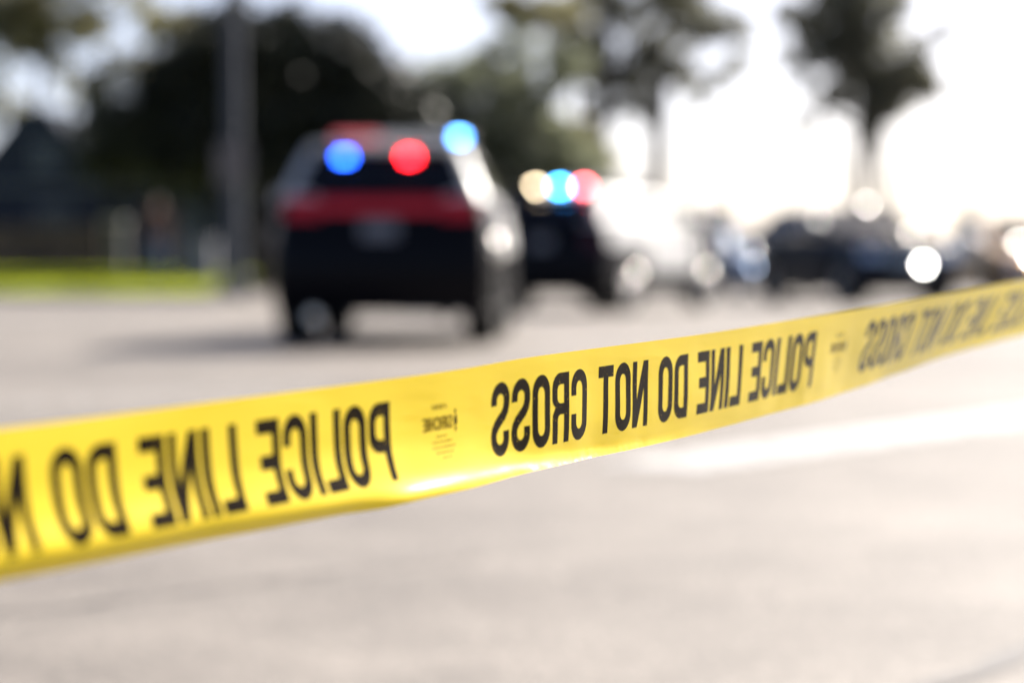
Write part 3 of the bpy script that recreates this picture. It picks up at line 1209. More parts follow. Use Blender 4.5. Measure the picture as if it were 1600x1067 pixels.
def police_extras(car, second=False):
    r = car.root
    c = car.corners
    s = car.sp
    if not second:
        # racetrack tail lamp: thick ends, thinner middle
        t = car.patch('tail_lamp_bar', -.93, .93, 1.165, 1.225, car.rearp, TAIL, .016, None, 16, 3, .02)
        for sg in (-1, 1):
            a, b = (.58, .93) if sg > 0 else (-.93, -.58)
            car.patch('tail_light', a, b, 1.075, 1.16, car.rearp, TAIL, .018, None, 6, 3, .02)
        car.patch('glowing_reflective_panel', -.56, .56, 1.12, 1.16, car.rearp, TAILC, .017, None, 8, 2, .02)
    else:
        for sg in (-1, 1):
            a, b = (.70, .97) if sg > 0 else (-.97, -.70)
            car.patch('tail_light', a, b, .88, 1.12, car.rearp, mat('dark red tail lens', (.05, .004, .005), .25), .016, None, 6, 3, .02)
    # spoiler over the rear window
    sb = bmesh.new()
    box(sb, (0, -2.03, 1.665), (1.22, .22, .05), 0, .018)
    done('rear_spoiler', sb, WHITE, r, 40)
    # light bar on the roof
    lb = bmesh.new()
    box(lb, (0, -.15, 1.795), (1.24, .30, .035), 0, .012)
    bar = done('light_bar', lb, TRIM, r, 40)
    fb = bmesh.new()
    fb.free()
    for sx in (-.5, .5):
        fb = bmesh.new()
        box(fb, (sx, -.15, 1.76), (.06, .22, .06))
        done('mounting_foot', fb, TRIM, bar)
    cells = [(-.53, E_REDDIM), (-.32, E_REDDIM), (-.11, LENSCLR), (.11, LENSCLR), (.32, LENSCLR), (.53, E_BLUE2)]
    if second:
        cells = [(-.53, LENSCLR), (-.32, LENSCLR), (-.11, LENSCLR), (.11, LENSCLR), (.32, LENSCLR), (.53, LENSCLR)]
    for x, m in cells:
        hb = bmesh.new()
        box(hb, (x, -.15, 1.842), (.195, .285, .06), 0, .02)
        hs = done('beacon_housing', hb, LENSCLR if m in (E_BLUE2, E_WARM, E_CYAN, E_RED2) else m, bar, 40)
        if m in (E_BLUE2, E_WARM, E_CYAN, E_RED2):
            eb = bmesh.new()
            w = .085 if not second else .10
            box(eb, (x, -.30, 1.842), (w, .02, .05), 0, .006)
            done('beacon', eb, m, hs, 40)
    if not second:
        # two flashing lamps behind the top of the rear window
        for x, m in ((-.33, E_BLUE), (.22, E_RED)):
            eb = bmesh.new()
            box(eb, (0, 0, 0), (.10, .02, .055), 0, .008)
            zz = 1.585
            t = (zz - c['rlb'].z) / (c['rlt'].z - c['rlb'].z)
            yy = c['rlb'].y + (c['rlt'].y - c['rlb'].y) * t
            done('rear_beacon', eb, m, r, 40, loc=(x, yy - .05, zz))
    if second:
        for sg in (1, -1):
            car.patch('rear_quarter_panel', -2.36, -.97, .92, 1.20, car.sidep(sg), WHITE, .010, None, 8, 5, .012)
        # three lamps across the rear edge of the roof
        for x, m in ((-.24, E_WARM), (.14, E_CYAN), (.50, E_RED2)):
            eb = bmesh.new()
            box(eb, (0, 0, 0), (.11, .03, .06), 0, .01)
            done('rear_beacon', eb, m, r, 40, loc=(x, -2.16, 1.735))
    # added matt panels that keep bright reflections off the lower flanks
    for sg in (1, -1):
        for (y0, y1) in ((-.98, 1.10), (-2.40, -1.95)):
            car.patch('antiglare_panel', y0, y1, .34, car.sp.get('antiglare_top', .795), car.sidep(sg), MATT, .010, None, 8, 5, .012)
    # push bar, aerial, exhaust tips
    gb = bmesh.new()
    for x in (-.3, .3):
        tube(gb, [(x, 2.50, .45), (x, 2.62, .55), (x, 2.60, .98)], [.03, .03, .03], 8)
    tube(gb, [(-.3, 2.61, .9), (.3, 2.61, .9)], [.03, .03], 8)
    tube(gb, [(-.3, 2.62, .62), (.3, 2.62, .62)], [.03, .03], 8)
    done('push_bar', gb, TRIM, r, 40)
    ab = bmesh.new()
    tube(ab, [(.15, -1.6, 1.72), (.15, -1.72, 2.08)], [.008, .004], 6)
    done('aerial', ab, TRIM, r)
    for sx in (-.55, .55):
        xb = bmesh.new()
        tube(xb, [(sx, -2.2, .25), (sx, -2.52, .255)], [.04, .045], 14)
        done('exhaust_tip', xb, SATIN if sx < 0 else TRIM, r, 40)  # right tip made dark so that only the left one glints
    # wiper, camera pod and tailgate handle on the rear
    wb = bmesh.new()
    tube(wb, [(0, -2.36, 1.22), (.35, -2.33, 1.26)], [.012, .008], 6)
    done('rear_wiper', wb, TRIM, r)


# black police SUV, seen from behind
p1 = at(596, 542, 20.0)
suv1 = Car('police_suv', (p1.x + .08, p1.y + 2.5, 0), -R(2.2), SUV,
           'nearest black and white police SUV seen from behind with red and blue lights on', 'police SUVs stopped on the road')
police_extras(suv1)
p2 = at(845, 490, 33.0)
HD2 = R(24)
suv2 = Car('police_suv', (p2.x + 2.5 * sin(HD2), p2.y + 2.5 * cos(HD2), 0), -HD2, dict(SUV, mirror=SATIN, rim=RIM, handle=CHROME, door_z=(.56, 1.19), antiglare_top=.545),
           'farther police SUV angled right, partly hidden by the nearest one', 'police SUVs stopped on the road')
police_extras(suv2, True)


def glint(car, where, size, name='glint_dome'):
    """small satin metal dome added to throw a sun glint"""
    bm = bmesh.new()
    vs = bmesh.ops.create_uvsphere(bm, u_segments=20, v_segments=12, radius=1)['verts']
    bmesh.ops.scale(bm, vec=size, verts=vs)
    return done(name, bm, SATIN, car.root, 60, loc=where)


glint(suv1, (suv1.hw(-1.95, .9) * 1.0, -1.95 * .95, .82), (.05, .11, .11), 'flank_glint_dome')  # added reflector that makes a dim glint on the flank


def cap(car, where, rc, ap, name):
    """added satin dome (radius of curvature rc, half width ap) aimed to glint"""
    h = (SUN_DIR + Vector((-.05, -1, 0)).normalized()).normalized()
    hd = car.root.rotation_euler.z
    axis = Matrix.Rotation(-hd, 3, 'Z') @ h
    bm = bmesh.new()
    th = math.asin(ap / rc)
    lathe(bm, [(rc * sin(th * i / 6), rc * (cos(th * i / 6) - cos(th))) for i in range(7)] + [(ap * .9, -.03)], 20, 'Z')
    o = done(name, bm, SATIN, car.root, 60, loc=where)
    o.rotation_euler = axis.to_track_quat('Z', 'Y').to_euler()
    return o


cap(suv2, (suv2.hw(-1.46, .6) * 1.02, -1.46, .56), .14, .09, 'wheel_glint_dome')  # dome added to make a sun glint by the rear wheel
cap(suv2, (suv2.hw(1.58, .6) * 1.02, 1.50, .58), .15, .09, 'wheel_glint_dome')  # likewise an added glint by the front wheel
cap(suv2, (suv2.hw(.3, .9) * 1.02, .28, .92), .22, .10, 'handle_glint_dome')  # added reflector for a glint at door handle height
SEDAN = dict(hollow=True, mirror=SATIN, L=4.7, W=1.84, zb=.22, wr=.335, ww=.22, wf=1.42, wrr=-1.36, paint=SILVER, roof=SILVER, rim=RIM, cat='car',
             rear=[(.22, -2.26), (.5, -2.34), (.80, -2.34), (.98, -2.28)],
             front=[(.22, 2.22), (.48, 2.35), (.66, 2.33), (.78, 2.22)],
             top=[(2.12, .82), (1.7, .90), (1.05, .97), (.4, .99), (-1.2, 1.00), (-1.7, 1.03), (-2.18, 1.03)],
             cab_w0=.82, cab_w1=.58, cab_z0=.95, cab_z1=1.42, cab_rear=(-1.75, -1.05), cab_front=(1.12, .28),
             side_windows=[(.12, .20, .44, .42), (.47, .45, .90, .82)],
             doors=[(-.95, .02), (.06, .98)], door_z=(.36, .93), grille=(.42, .60), headlamp=(.56, .72), tail=(.72, .92), plate_z=.62, handle=CHROME)
CROSS = dict(SUV, hollow=True, door_z=(.44, 1.07), L=4.75, paint=NAVY, pillar=NAVY, roof=NAVY, door_paint=NAVY, bumper=TRIM, cat='car', police=False, rim=RIM, grille_bar=CHROME,
             handle=CHROME, mirror=SATIN, cab_z1=1.62, cab_front=(1.20, .30), cab_w1=.62,
             rear=[(.30, -2.32), (.55, -2.37), (.80, -2.36), (1.05, -2.28), (1.14, -2.24)],
             front=[(.30, 2.25), (.55, 2.37), (.80, 2.36), (.96, 2.28)],
             top=[(2.18, 1.03), (1.8, 1.08), (1.15, 1.13), (.6, 1.14), (-1.2, 1.16), (-2.15, 1.16)],
             cab_rear=(-2.22, -1.8))
CROSS.pop('police')
E_GLINT = mat('glowing glint disc', (.8, .8, .8), .3, emit=(1.0, .95, .88), estr=22)  # emission for highlight discs added to the navy and bronze cars
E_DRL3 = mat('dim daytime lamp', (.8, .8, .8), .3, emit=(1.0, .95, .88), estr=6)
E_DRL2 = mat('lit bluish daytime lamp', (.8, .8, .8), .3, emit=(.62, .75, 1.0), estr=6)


def car_at(name, px, py, depth, heading, spec, label, group=None):
    p = at(px, py, depth)
    return Car(name, (p.x, p.y, 0), heading, spec, label, group)


# heading: pi = facing the camera
navy = car_at('parked_car', 1330, 472, 41.5, pi + R(16), dict(CROSS, zb=.2, rear=[(.20, -2.32)] + CROSS['rear'][1:], front=[(.20, 2.25)] + CROSS['front'][1:], lit=E_GLINT, lit_sides=(-1,), lit_x=.22, lit_z=.66), 'dark navy SUV right of the pale blue car, bright windows and one added glowing disc', 'cars waiting beyond the police line')  # glowing disc added low on the nose as a highlight
bron = car_at('parked_car', 1580, 470, 43.0, pi + R(8), dict(SEDAN, paint=BRONZE, pillar=BRONZE, roof=NAVY, cab_z1=1.47, lit=E_GLINT, lit_sides=(1,), lit_x=.5, lit_z=.80),  # the lit disc is added to imitate a sun glint
              'bronze brown car behind the tape at the right edge', 'cars waiting beyond the police line')
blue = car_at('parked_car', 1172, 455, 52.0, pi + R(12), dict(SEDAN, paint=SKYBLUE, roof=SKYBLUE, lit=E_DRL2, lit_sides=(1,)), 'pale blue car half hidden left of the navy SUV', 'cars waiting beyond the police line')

cap(navy, (-.50, 1.30, 1.16), .18, .10, 'windscreen_glint_dome')  # added dome, a glint at the foot of the windscreen
cap(navy, (-.55, -.60, 1.68), .19, .10, 'roof_glint_dome')  # made-up dome that puts a glint on the roof
cap(bron, (.25, 1.15, 1.0), .26, .11, 'windscreen_glint_dome')  # added reflector for a bright glint over the bonnet
cap(blue, (.3, 1.1, 1.0), .16, .08, 'windscreen_glint_dome')  # small added dome for a glint on the blue car

# ------------------------------------------------------------------ street furniture
GALV = mat('weathered galvanised steel', (0.065, 0.072, 0.085), 0.7, metal=0.0, spec=0.2, var=0.15, vscale=3)
pb = onground(366, 466)
lp = empty('lamp_post', (pb.x, pb.y, 0), 0, 'tall grey lamp post standing on the pavement left of the nearest police SUV', 'lamp post')
bm = bmesh.new()
tube(bm, [(0, 0, .1), (0, 0, 1.2), (0, 0, 5), (0, 0, 9.6)], [.20, .19, .165, .12], 20)
tube(bm, [(0, 0, 9.5), (.25, 0, 9.85), (.9, 0, 10.05), (2.2, 0, 10.15)], [.10, .075, .06, .05], 10)
done('pole', bm, GALV, lp, 40)
bm = bmesh.new()
lathe(bm, [(.30, .0), (.30, .06), (.26, .10), (.25, .38), (.20, .45)], 20, 'Z')
done('base', bm, GALV, lp, 40)
bm = bmesh.new()
box(bm, (2.35, 0, 10.14), (.75, .26, .11), 0, .03)
lh = done('lamp_head', bm, GALV, lp, 40)
bm = bmesh.new()
box(bm, (2.42, 0, 10.075), (.45, .2, .03), 0, .008)
done('lens', bm, LENSCLR, lh)
SIGNB = mat('bare aluminium sign back', (0.13, 0.12, 0.115), 0.7, metal=0.0, var=0.1)
bm = bmesh.new()
box(bm, (0, -.22, 2.62), (.62, .025, .76), 0, .01)
sg = done('sign_plate', bm, SIGNB, lp)
for zz in (2.45, 2.82):
    bm = bmesh.new()
    tube(bm, [(-.19, -.20, zz), (.19, -.20, zz)], [.02, .02], 8)
    lathe_r = tube(bm, [(0, 0, zz - .025), (0, 0, zz + .025)], [.20, .20], 20)
    done('bracket', bm, GALV, sg)

ub = Vector((at(310, 440, 50.5).x, 50.5, lawn_z(50.5)))
cab = empty('utility_cabinet', (ub.x, ub.y, ub.z), 0, 'grey utility cabinet on the lawn left of the lamp post', 'cabinet')
CABM = mat('grey cabinet paint', (0.15, 0.155, 0.185), 0.65, var=0.08)
bm = bmesh.new()
box(bm, (0, 0, .46), (.70, .45, .84), 0, .02)
done('housing', bm, CABM, cab, 40)
bm = bmesh.new()
box(bm, (0, 0, .90), (.76, .51, .05), 0, .015)
done('lid', bm, CABM, cab, 40)
bm = bmesh.new()
box(bm, (0, 0, .02), (.78, .53, .05), 0, .01)
done('plinth', bm, M_CONC, cab)
for sx in (-.172, .172):
    bm = bmesh.new()
    box(bm, (sx, -.232, .46), (.33, .015, .74), 0, .005)
    d = done('door', bm, CABM, cab)
    bm = bmesh.new()
    box(bm, (sx * .25, -.247, .5), (.02, .02, .12), 0, .004)
    done('handle', bm, TRIM, d)


# ------------------------------------------------------------------ person on the lawn
def person():
    p = Vector((at(246, 440, 49.5).x, 49.5, lawn_z(49.5)))
    root = empty('person', (p.x, p.y, p.z), R(165), 'distant person in dark reddish top and blue jeans standing on the lawn', 'person')
    J = {}
    V, E, RAD = [], [], []

    def add(nm, co, r, par=None):
        J[nm] = len(V)
        V.append(co)
        RAD.append(r if isinstance(r, tuple) else (r, r))
        if par:
            E.append((J[par], J[nm]))
    add('pelvis', (0, 0, .93), (.155, .11))
    add('waist', (0, 0, 1.06), (.135, .10), 'pelvis')
    add('chest', (0, .01, 1.26), (.165, .115), 'waist')
    add('sh', (0, 0, 1.39), (.12, .08), 'chest')
    add('neck', (0, .01, 1.46), .052, 'sh')
    add('jaw', (0, .035, 1.535), (.062, .072), 'neck')
    add('head', (0, .02, 1.61), (.075, .092), 'jaw')
    add('crown', (0, .005, 1.675), (.062, .075), 'head')
    for sg, n in ((1, 'r'), (-1, 'l')):
        add('s' + n, (sg * .175, 0, 1.375), .062, 'sh')
        add('e' + n, (sg * .235, -.03, 1.10), .047, 's' + n)
        add('w' + n, (sg * .225, .10, .90), .033, 'e' + n)
        add('h' + n, (sg * .215, .135, .835), (.022, .042), 'w' + n)
        for k_, (dx, dz) in enumerate(((-.026, -.075), (-.009, -.085), (.009, -.08), (.025, -.065))):
            add('f%d' % k_ + n, (sg * .212 + dx * .3, .135 + dx * 1.1, .80), .0095, 'h' + n)
            add('g%d' % k_ + n, (sg * .205 + dx * .3, .150 + dx * 1.1, .80 + dz * .75), .008, 'f%d' % k_ + n)
        add('t' + n, (sg * .195, .175, .82), .0105, 'h' + n)
        add('u' + n, (sg * .185, .195, .785), .009, 't' + n)
        add('hip' + n, (sg * .095, 0, .87), .098, 'pelvis')
        add('k' + n, (sg * .105, .02, .49), .066, 'hip' + n)
        add('c' + n, (sg * .108, -.01, .33), .058, 'k' + n)
        add('a' + n, (sg * .11, -.02, .085), .045, 'c' + n)
        add('b' + n, (sg * .115, .06, .05), (.045, .042), 'a' + n)
        add('o' + n, (sg * .12, .15, .035), (.042, .03), 'b' + n)
    me = bpy.data.meshes.new('figure')
    me.from_pydata(V, E, [])
    tmp = bpy.data.objects.new('figure', me)
    COL.objects.link(tmp)
    md = tmp.modifiers.new('skin', 'SKIN')
    md.use_smooth_shade = True
    sv = me.skin_vertices[0].data
    for i, r in enumerate(RAD):
        sv[i].radius = r
        sv[i].use_root = (i == 0)
    sb = tmp.modifiers.new('sub', 'SUBSURF')
    sb.levels = sb.render_levels = 2
    dg = bpy.context.evaluated_depsgraph_get()
    me2 = bpy.data.meshes.new_from_object(tmp.evaluated_get(dg))
    bpy.data.objects.remove(tmp)
    me2.name = 'figure'
    ms = [mat('skin', (.42, .24, .16), .55), mat('maroon jersey', (.05, .024, .028), .85, bump=.3, bscale=40),
          mat('blue denim', (.06, .11, .22), .85, var=.2, vscale=20), mat('dark shoe leather', (.03, .025, .02), .5)]
    me2.materials.clear()
    for m in ms:
        me2.materials.append(m)
    for f in me2.polygons:
        c = f.center
        f.use_smooth = True
        if c.z < .10:
            f.material_index = 3
        elif c.z < .94 and abs(c.x) < .175:
            f.material_index = 2
        elif c.z < 1.45 and not (abs(c.x) > .165 and c.z < .90):
            f.material_index = 1
        else:
            f.material_index = 0
    link('figure', me2, root)
    hair = mat('dark hair', (.02, .014, .01), .6)
    bm = bmesh.new()
    vs = bmesh.ops.create_uvsphere(bm, u_segments=20, v_segments=14, radius=1)['verts']
    bmesh.ops.scale(bm, vec=(.088, .108, .105), verts=vs)
    bmesh.ops.delete(bm, geom=[v for v in bm.verts if v.co.z < -.03 + .9 * max(0, v.co.y)], context='VERTS')
    for v in bm.verts:
        v.co += v.co.normalized() * .006 * noise.noise(v.co * 40)
    done('hair', bm, hair, root, 60, loc=(0, .008, 1.635))
    for sg in (-1, 1):
        bm = bmesh.new()
        vs = bmesh.ops.create_uvsphere(bm, u_segments=10, v_segments=8, radius=.011)['verts']
        done('eye', bm, mat('eye', (.05, .04, .04), .2), root, 60, loc=(sg * .03, .103, 1.612))
        bm = bmesh.new()
        vs = bmesh.ops.create_uvsphere(bm, u_segments=10, v_segments=8, radius=1)['verts']
        bmesh.ops.scale(bm, vec=(.010, .02, .032), verts=vs)
        done('ear', bm, ms[0], root, 60, loc=(sg * .079, .015, 1.60))
    bm = bmesh.new()
    vs = bmesh.ops.create_cone(bm, segments=8, radius1=.016, radius2=.006, depth=.045)['verts']
    done('nose', bm, ms[0], root, 60, loc=(0, .112, 1.588), rot=(R(20), 0, 0))
    bm = bmesh.new()
    vs = bmesh.ops.create_uvsphere(bm, u_segments=10, v_segments=8, radius=1)['verts']
    bmesh.ops.scale(bm, vec=(.024, .008, .007), verts=vs)
    done('mouth', bm, mat('lips', (.35, .12, .10), .5), root, 60, loc=(0, .104, 1.552))


person()


# ------------------------------------------------------------------ house at the far left
def house():
    Y0 = 64.0
    X0, X1 = at(-120, 410, Y0).x, at(425, 410, Y0).x
    root = empty('house', ((X0 + X1) / 2, Y0, 0), 0, 'shaded blue grey single storey house behind the lawn at the far left', 'house')
    wd = X1 - X0
    hw = wd / 2
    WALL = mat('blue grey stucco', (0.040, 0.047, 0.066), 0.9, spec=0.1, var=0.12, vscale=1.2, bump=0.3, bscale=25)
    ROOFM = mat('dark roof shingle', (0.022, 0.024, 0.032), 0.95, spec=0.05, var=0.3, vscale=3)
    FRAME = mat('pale window frame', (0.14, 0.155, 0.17), 0.6)
    WPANE = mat('window pane', (0.02, 0.03, 0.035), 0.06, spec=0.5)
    h = 2.75
    bm = bmesh.new()
    box(bm, (0, 3.0, h / 2), (wd, 6, h))
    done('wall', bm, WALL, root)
    # gable block on the left with a steep front gable
    gx = at(62, 410, Y0).x - (X0 + X1) / 2
    bm = bmesh.new()
    gw = 1.9
    v = [(-gw, 0, h), (gw, 0, h), (.35, 0, 4.75), (-.35, 0, 4.75)]
    a = [bm.verts.new((gx + x, -.5, z)) for x, y, z in v]
    b = [bm.verts.new((gx + x, 5.4, z)) for x, y, z in v]
    bm.faces.new(a)
    bm.faces.new(b[::-1])
    for i in range(4):
        bm.faces.new((a[i], a[(i + 1) % 4], b[(i + 1) % 4], b[i]))
    box(bm, (gx, -.25, h / 2), (gw * 2, .49, h))
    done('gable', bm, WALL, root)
    # main roof
    bm = bmesh.new()
    pr = [(-.55, h - .02), (3.0, h + 1.05), (6.55, h - .02), (6.55, h - .14), (3.0, h + .93), (-.55, h - .14)]
    a = [bm.verts.new((-hw - .4, y, z)) for y, z in pr]
    b = [bm.verts.new((hw + .4, y, z)) for y, z in pr]
    for i in range(6):
        bm.faces.new((a[i], a[(i + 1) % 6], b[(i + 1) % 6], b[i]))
    bm.faces.new(a[::-1])
    bm.faces.new(b)
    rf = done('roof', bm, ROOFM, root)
    bm = bmesh.new()
    box(bm, (gx + 3.4, 2.4, h + 1.1), (.6, .6, 1.5), 0, .02)
    done('chimney', bm, mat('dark brick', (.10, .06, .05), .9, var=.3, vscale=8), rf)
    bm = bmesh.new()
    box(bm, (0, -.60, h - .08), (wd + .8, .09, .12), 0, .01)
    done('gutter', bm, FRAME, rf)
    for px0, px1, z0, z1, yy in ((62, 118, 1.15, 2.2, -.5), (162, 222, 1.2, 2.15, 0), (286, 318, 1.25, 2.15, 0), (60, 92, 3.15, 3.8, -.5)):
        xa = at(px0, 410, Y0).x - (X0 + X1) / 2
        xb = at(px1, 410, Y0).x - (X0 + X1) / 2
        cx, cw, cz, ch = (xa + xb) / 2, xb - xa, (z0 + z1) / 2, z1 - z0
        bm = bmesh.new()
        for sx in (-1, 1):
            box(bm, (cx + sx * (cw / 2 - .03), yy - .04, cz), (.06, .08, ch))
            box(bm, (cx, yy - .041, cz + sx * (ch / 2 - .03)), (cw - .121, .08, .06))
        box(bm, (cx, yy - .042, cz), (.04, .06, ch - .121))
        w = done('window', bm, FRAME, root)
        for sx in (-1, 1):
            bm = bmesh.new()
            box(bm, (cx + sx * (cw / 4 - .01), yy - .02, cz), (cw / 2 - .08, .03, ch - .12))
            done('pane', bm, WPANE, w)
        bm = bmesh.new()
        box(bm, (cx, yy - .07, z0 - .05), (cw + .16, .14, .06), 0, .008)
        done('sill', bm, FRAME, w)
    dx = at(250, 410, Y0).x - (X0 + X1) / 2
    bm = bmesh.new()
    box(bm, (dx, -.03, 1.12), (.92, .06, 2.05), 0, .01)
    d = done('door', bm, mat('dark red brown door', (.09, .035, .03), .6, var=.15), root)
    bm = bmesh.new()
    box(bm, (dx + .36, -.08, 1.1), (.05, .05, .14), 0, .01)
    done('handle', bm, CHROME, d)
    for sx in (-1, 1):
        bm = bmesh.new()
        box(bm, (dx + sx * .53, -.03, 1.15), (.10, .10, 2.14))
        done('door_jamb', bm, FRAME, d)


house()


def low_wall():
    Y = 60.5
    xa, xb = at(-140, 410, Y).x, at(158, 410, Y).x
    root = empty('garden_wall', ((xa + xb) / 2, Y, LZ1 - .03), 0, 'low brown board fence along the lawn in front of the house', 'fence')
    wd = xb - xa
    BRN = [mat('weathered brown board %d' % i, c, .85, var=.25, vscale=5) for i, c in enumerate(((.075, .05, .04), (.09, .062, .048), (.062, .044, .038)))]
    n = int(wd / .155)
    me = None
    for i in range(n):
        bm = bmesh.new()
        hh = 1.22 + .02 * noise.noise(Vector((i * 1.7, 0, 0)))
        box(bm, (0, 0, hh / 2), (.145, .022, hh), 0, .004)
        done('board', bm, BRN[i % 3 if rng.random() < .7 else 0], root, None, loc=(-wd / 2 + (i + .5) * wd / n, 0, .04))
    for zz in (.3, 1.05):
        bm = bmesh.new()
        box(bm, (0, .035, zz), (wd, .04, .09))
        done('rail', bm, BRN[2], root)
    for i in range(4):
        bm = bmesh.new()
        box(bm, (-wd / 2 + wd * i / 3, .10, .65), (.1, .1, 1.3), 0, .01)
        done('post', bm, BRN[1], root)


low_wall()
cpos = at(180, 430, 60.2)
colr = empty('gate_pillar', (cpos.x, 60.2, LZ1 - .03), 0, 'pale grey masonry pillar at the right end of the brown fence', 'pillar')
bm = bmesh.new()
box(bm, (0, 0, .65), (.48, .48, 1.3), 0, .015)
done('shaft', bm, mat('grey render', (.05, .053, .06), .85, var=.12, vscale=4), colr)
bm = bmesh.new()
box(bm, (0, 0, 1.34), (.60, .60, .08), 0, .02)
done('cap', bm, M_CONC, colr)


# ------------------------------------------------------------------ trees
BARK = mat('grey brown bark', (0.10, 0.08, 0.065), 0.9, var=0.35, vscale=6, bump=0.5, bscale=20)
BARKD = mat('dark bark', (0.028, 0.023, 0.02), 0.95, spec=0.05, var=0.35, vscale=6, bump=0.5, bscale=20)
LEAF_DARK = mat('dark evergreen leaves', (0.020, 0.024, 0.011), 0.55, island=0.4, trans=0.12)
LEAF_MID = mat('mid green leaves', (0.20, 0.215, 0.14), 0.55, island=0.5, trans=0.55)
LEAF_OLIVE = mat('olive leaves', (0.23, 0.215, 0.11), 0.55, island=0.5, trans=0.58)
LEAF_GREY = mat('grey green leaves', (0.19, 0.19, 0.14), 0.6, island=0.5, trans=0.58)


def tree(name, label, base, blobs, trunk, leaf_mat, n_leaf, leaf, bark=BARK, seed=1, group='trees behind the road', shell=0.35, rand_up=0.3):
    """blobs: (dx, dy, z, rx, ry, rz) foliage masses; trunk: list of (dx, dy, z, r) polylines"""
    r = random.Random(seed)
    root = empty(name, (base[0], base[1], 0), 0, label, 'tree', group)
    for i, line in enumerate(trunk):
        bm = bmesh.new()
        pts = [Vector(q[:3]) for q in line]
        rad = [q[3] for q in line]
        fine, fr = [], []
        for a in range(len(pts) - 1):
            for k_ in range(4):
                t = k_ / 4
                p = pts[a].lerp(pts[a + 1], t)
                p += Vector((noise.noise(p * .7 + Vector((seed, 0, 0))), noise.noise(p * .7 + Vector((0, seed, 3))), 0)) * .12 * (1 if a + k_ else 0)
                fine.append(p)
                fr.append(rad[a] + (rad[a + 1] - rad[a]) * t)
        fine.append(pts[-1])
        fr.append(rad[-1])
        tube(bm, fine, fr, 9)
        done('trunk' if i == 0 else 'limb', bm, bark, root, 60)
    tot = sum(b[3] * b[5] for b in blobs)
    vs, fs = [], []
    for (bx, by, bz, rx, ry, rz) in blobs:
        n = int(n_leaf * rx * rz / tot)
        # clumps inside the blob
        cl = []
        for _ in range(max(6, int(n / 55))):
            d = Vector((r.gauss(0, 1), r.gauss(0, 1), r.gauss(0, 1))).normalized()
            q = r.random() ** shell
            cl.append((Vector((bx + d.x * rx * q, by + d.y * ry * q, bz + d.z * rz * q)), r.uniform(.3, .8) * min(rx, rz) * .6))
        for _ in range(n):
            c, cr = cl[r.randrange(len(cl))]
            d = Vector((r.gauss(0, .6), r.gauss(0, .6), r.gauss(0, .5)))
            p = c + d * cr
            nrm = Vector((r.gauss(0, 1), r.gauss(0, 1), r.gauss(rand_up, 1))).normalized()
            t = nrm.orthogonal().normalized()
            t = (Matrix.Rotation(r.uniform(0, 2 * pi), 3, nrm) @ t)
            b_ = nrm.cross(t)
            s_ = leaf * r.uniform(.6, 1.4)
            k_ = len(vs)
            vs += [tuple(p - t * s_), tuple(p + b_ * s_ * .45), tuple(p + t * s_), tuple(p - b_ * s_ * .45)]
            fs.append((k_, k_ + 1, k_ + 2, k_ + 3))
    me = bpy.data.meshes.new('crown')
    me.from_pydata(vs, [], fs)
    link('crown', me, root, leaf_mat)
    return root


def px_blobs(cx, depth, items, dr=1.0):
    """foliage masses given in metres from pixel boxes: (px, py, half w px, half h px)"""
    bx = at(cx, 410, depth).x
    k = depth / F
    res = []
    for (px, py, hw_, hh) in items:
        p = at(px, py, depth)
        res.append((p.x - bx, rng.uniform(-.6, .6), p.z, hw_ * k, max(hw_, hh) * k * dr, hh * k))
    return bx, res


# big dark tree behind the nearest SUV
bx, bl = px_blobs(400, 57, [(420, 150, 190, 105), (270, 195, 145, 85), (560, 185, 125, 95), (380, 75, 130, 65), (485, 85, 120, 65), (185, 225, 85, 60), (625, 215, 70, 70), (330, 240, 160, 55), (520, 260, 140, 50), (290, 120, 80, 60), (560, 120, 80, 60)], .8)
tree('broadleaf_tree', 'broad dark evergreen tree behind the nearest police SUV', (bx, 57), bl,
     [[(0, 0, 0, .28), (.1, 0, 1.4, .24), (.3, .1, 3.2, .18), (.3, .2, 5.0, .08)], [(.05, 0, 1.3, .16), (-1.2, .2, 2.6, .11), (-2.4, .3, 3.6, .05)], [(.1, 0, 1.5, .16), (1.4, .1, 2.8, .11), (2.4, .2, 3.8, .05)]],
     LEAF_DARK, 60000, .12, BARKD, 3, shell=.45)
# olive tree at the upper left
bx, bl = px_blobs(60, 70, [(40, 30, 110, 60), (140, 60, 90, 45), (150, 120, 60, 45), (-60, 60, 110, 100), (10, 180, 50, 35), (240, 25, 75, 40), (100, -60, 150, 70), (300, 70, 60, 45), (60, 80, 60, 30), (215, 100, 45, 30)], .9)
tree('broadleaf_tree', 'loose olive green tree above the house at the upper left', (bx, 70), bl,
     [[(0, 0, 0, .22), (-.1, 0, 3, .17), (.1, .1, 6, .1), (.3, .1, 8.5, .05)], [(-.05, 0, 3.4, .1), (1.2, .1, 5.6, .07), (2.6, .1, 6.9, .03)], [(0, 0, 4.2, .09), (-1.4, .1, 6.2, .04)]],
     LEAF_OLIVE, 10500, .15, BARK, 5)
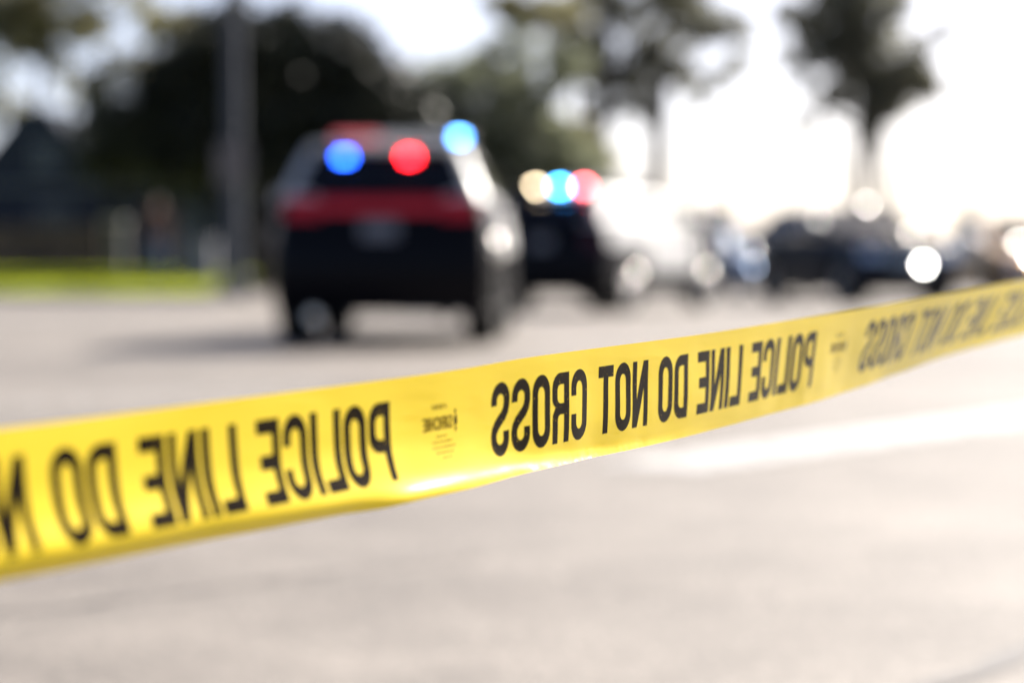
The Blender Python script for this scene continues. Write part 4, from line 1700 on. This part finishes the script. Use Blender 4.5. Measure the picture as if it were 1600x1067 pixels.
# mid green trees right of the dark one
bx, bl = px_blobs(720, 72, [(880, 100, 45, 45), (780, 75, 60, 35), (735, 160, 95, 80), (690, 200, 75, 85), (800, 130, 60, 60), (835, 225, 80, 60), (770, 255, 95, 60), (860, 160, 40, 55), (900, 270, 60, 55), (820, 290, 90, 45)], .8)
tree('broadleaf_tree', 'mid green tree between the dark tree and the tall trunks', (bx, 72), bl,
     [[(0, 0, 0, .22), (.1, 0, 2, .18), (.3, .1, 4.5, .09)], [(.1, 0, 2, .12), (1.5, .1, 3.8, .06)]], LEAF_MID, 15000, .14, BARK, 7)
bx, bl = px_blobs(905, 76, [(905, 245, 50, 45), (930, 300, 45, 45), (875, 215, 40, 40), (850, 25, 75, 30), (800, 10, 50, 25)], .9)
tree('broadleaf_tree', 'small olive tree with a dark trunk behind the farther police SUV', (bx, 76), bl,
     [[(0, 0, 0, .18), (-.05, 0, 2.6, .16), (.05, .05, 5, .13), (-.2, 0, 8.0, .08)]], LEAF_OLIVE, 6000, .14, BARKD, 9)
# tall sparse trees in the upper middle
bx, bl = px_blobs(940, 84, [(940, 30, 60, 70), (1000, -20, 80, 45), (920, 100, 45, 50), (960, -90, 90, 60), (975, 115, 40, 35), (880, 60, 40, 40), (945, 175, 35, 45)], .9)
tree('pine_tree', 'tall thin pine with a high ragged crown, left of two in the middle', (bx, 84), bl,
     [[(-.3, 0, 0, .36), (-.2, 0, 4, .33), (.1, 0, 8, .26), (.1, 0, 13, .08)], [(0, 0, 7, .1), (1.3, .1, 8.9, .05)]], LEAF_GREY, 5000, .17, BARKD, 13)
bx, bl = px_blobs(1030, 86, [(1020, 105, 65, 45), (1080, 40, 75, 65), (1130, 65, 45, 60), (1060, -40, 100, 60), (1010, 50, 45, 60), (1060, 110, 50, 35), (1010, 165, 40, 40), (1085, 150, 40, 28)], .9)
tree('pine_tree', 'tall thin pine with a high ragged crown, right of two in the middle', (bx, 86), bl,
     [[(-.2, 0, 0, .38), (-.1, 0, 4, .34), (.15, 0, 8, .24), (.3, 0, 12, .08)], [(0, 0, 6.5, .1), (1.4, .1, 8.6, .07), (2.2, .1, 9.6, .04)]], LEAF_GREY, 5200, .17, BARKD, 15)
# tree against the white sky on the right
bx, bl = px_blobs(1345, 80, [(1355, 60, 90, 85), (1290, 95, 75, 55), (1375, 140, 80, 60), (1430, 115, 65, 45), (1350, -20, 120, 60), (1265, 190, 45, 24), (1215, 205, 38, 13), (1330, 20, 100, 60), (1470, 60, 50, 22), (1450, 140, 50, 28), (1240, 35, 45, 40), (1360, 190, 50, 30), (1400, 165, 55, 35), (1310, 150, 60, 30)], .8)
tree('pine_tree', 'dark ragged pine with two trunks standing alone against the white sky', (bx, 80), bl,
     [[(-.1, 0, 0, .33), (-.1, 0, 4, .30), (.1, 0, 7, .25), (.2, 0, 11, .08)], [(1.0, .3, 0, .25), (.85, .3, 3.5, .23), (.5, .2, 6, .2), (.3, .1, 8, .07)],
      [(0, 0, 5, .1), (-1.2, .1, 5.6, .07), (-2.7, .1, 5.1, .03)], [(.2, 0, 6.4, .1), (1.8, .1, 7.6, .06), (3.2, .1, 8.4, .03)]], LEAF_GREY, 12500, .15, BARKD, 17, shell=.6)
# slim conifer far away on the right
bx, bl = px_blobs(1510, 120, [(1510, 300, 5, 16), (1510, 330, 10, 22), (1510, 362, 17, 30)], .9)
tree('cypress_tree', 'slim far cypress above the bronze SUV at the right', (bx, 120), bl, [[(0, 0, 0, .12), (0, 0, 2, .1), (0, 0, 4.2, .04)]], LEAF_GREY, 2500, .12, BARK, 19)

# hedge and flat roofed building beyond
bx, bl = px_blobs(1062, 98, [(1048, 358, 22, 40), (1072, 365, 20, 36), (1030, 372, 20, 34)], .9)
hr = tree('hedge_bush', 'dark olive bush at the left end of the far flat roofed building', (bx, 98), bl, [[(0, 0, 0, .08), (0, 0, 1.2, .06), (.1, 0, 2, .03)]], LEAF_MID, 5000, .10, BARK, 21, group='far bushes')
hr['category'] = 'bush'
Yb = 104.0
fb = empty('flat_roofed_building', (at(1090, 410, Yb).x, Yb, 0), 0, 'small dark flat roofed building far away left of the pale blue car', 'building')
FW = mat('dark grey render', (.075, .08, .095), .85, var=.15, vscale=1)
bm = bmesh.new()
box(bm, (0, 1.6, 1.5), (2.9, 3.2, 3.0), 0, .02)
done('wall', bm, FW, fb)
bm = bmesh.new()
box(bm, (0, 1.6, 3.06), (3.2, 3.5, .16), 0, .02)
done('roof', bm, mat('dark roof edge', (.05, .052, .06), .8), fb)
bm = bmesh.new()
box(bm, (.6, -.02, 1.95), (.9, .05, .8), 0, .01)
w = done('window', bm, mat('grey frame', (.2, .22, .25), .6), fb)
bm = bmesh.new()
box(bm, (.6, -.05, 1.95), (.78, .02, .68))
done('pane', bm, GLASS, w)
bm = bmesh.new()
box(bm, (-.75, -.02, 1.05), (.85, .05, 2.1), 0, .01)
done('door', bm, mat('brown door', (.06, .045, .035), .6), fb)
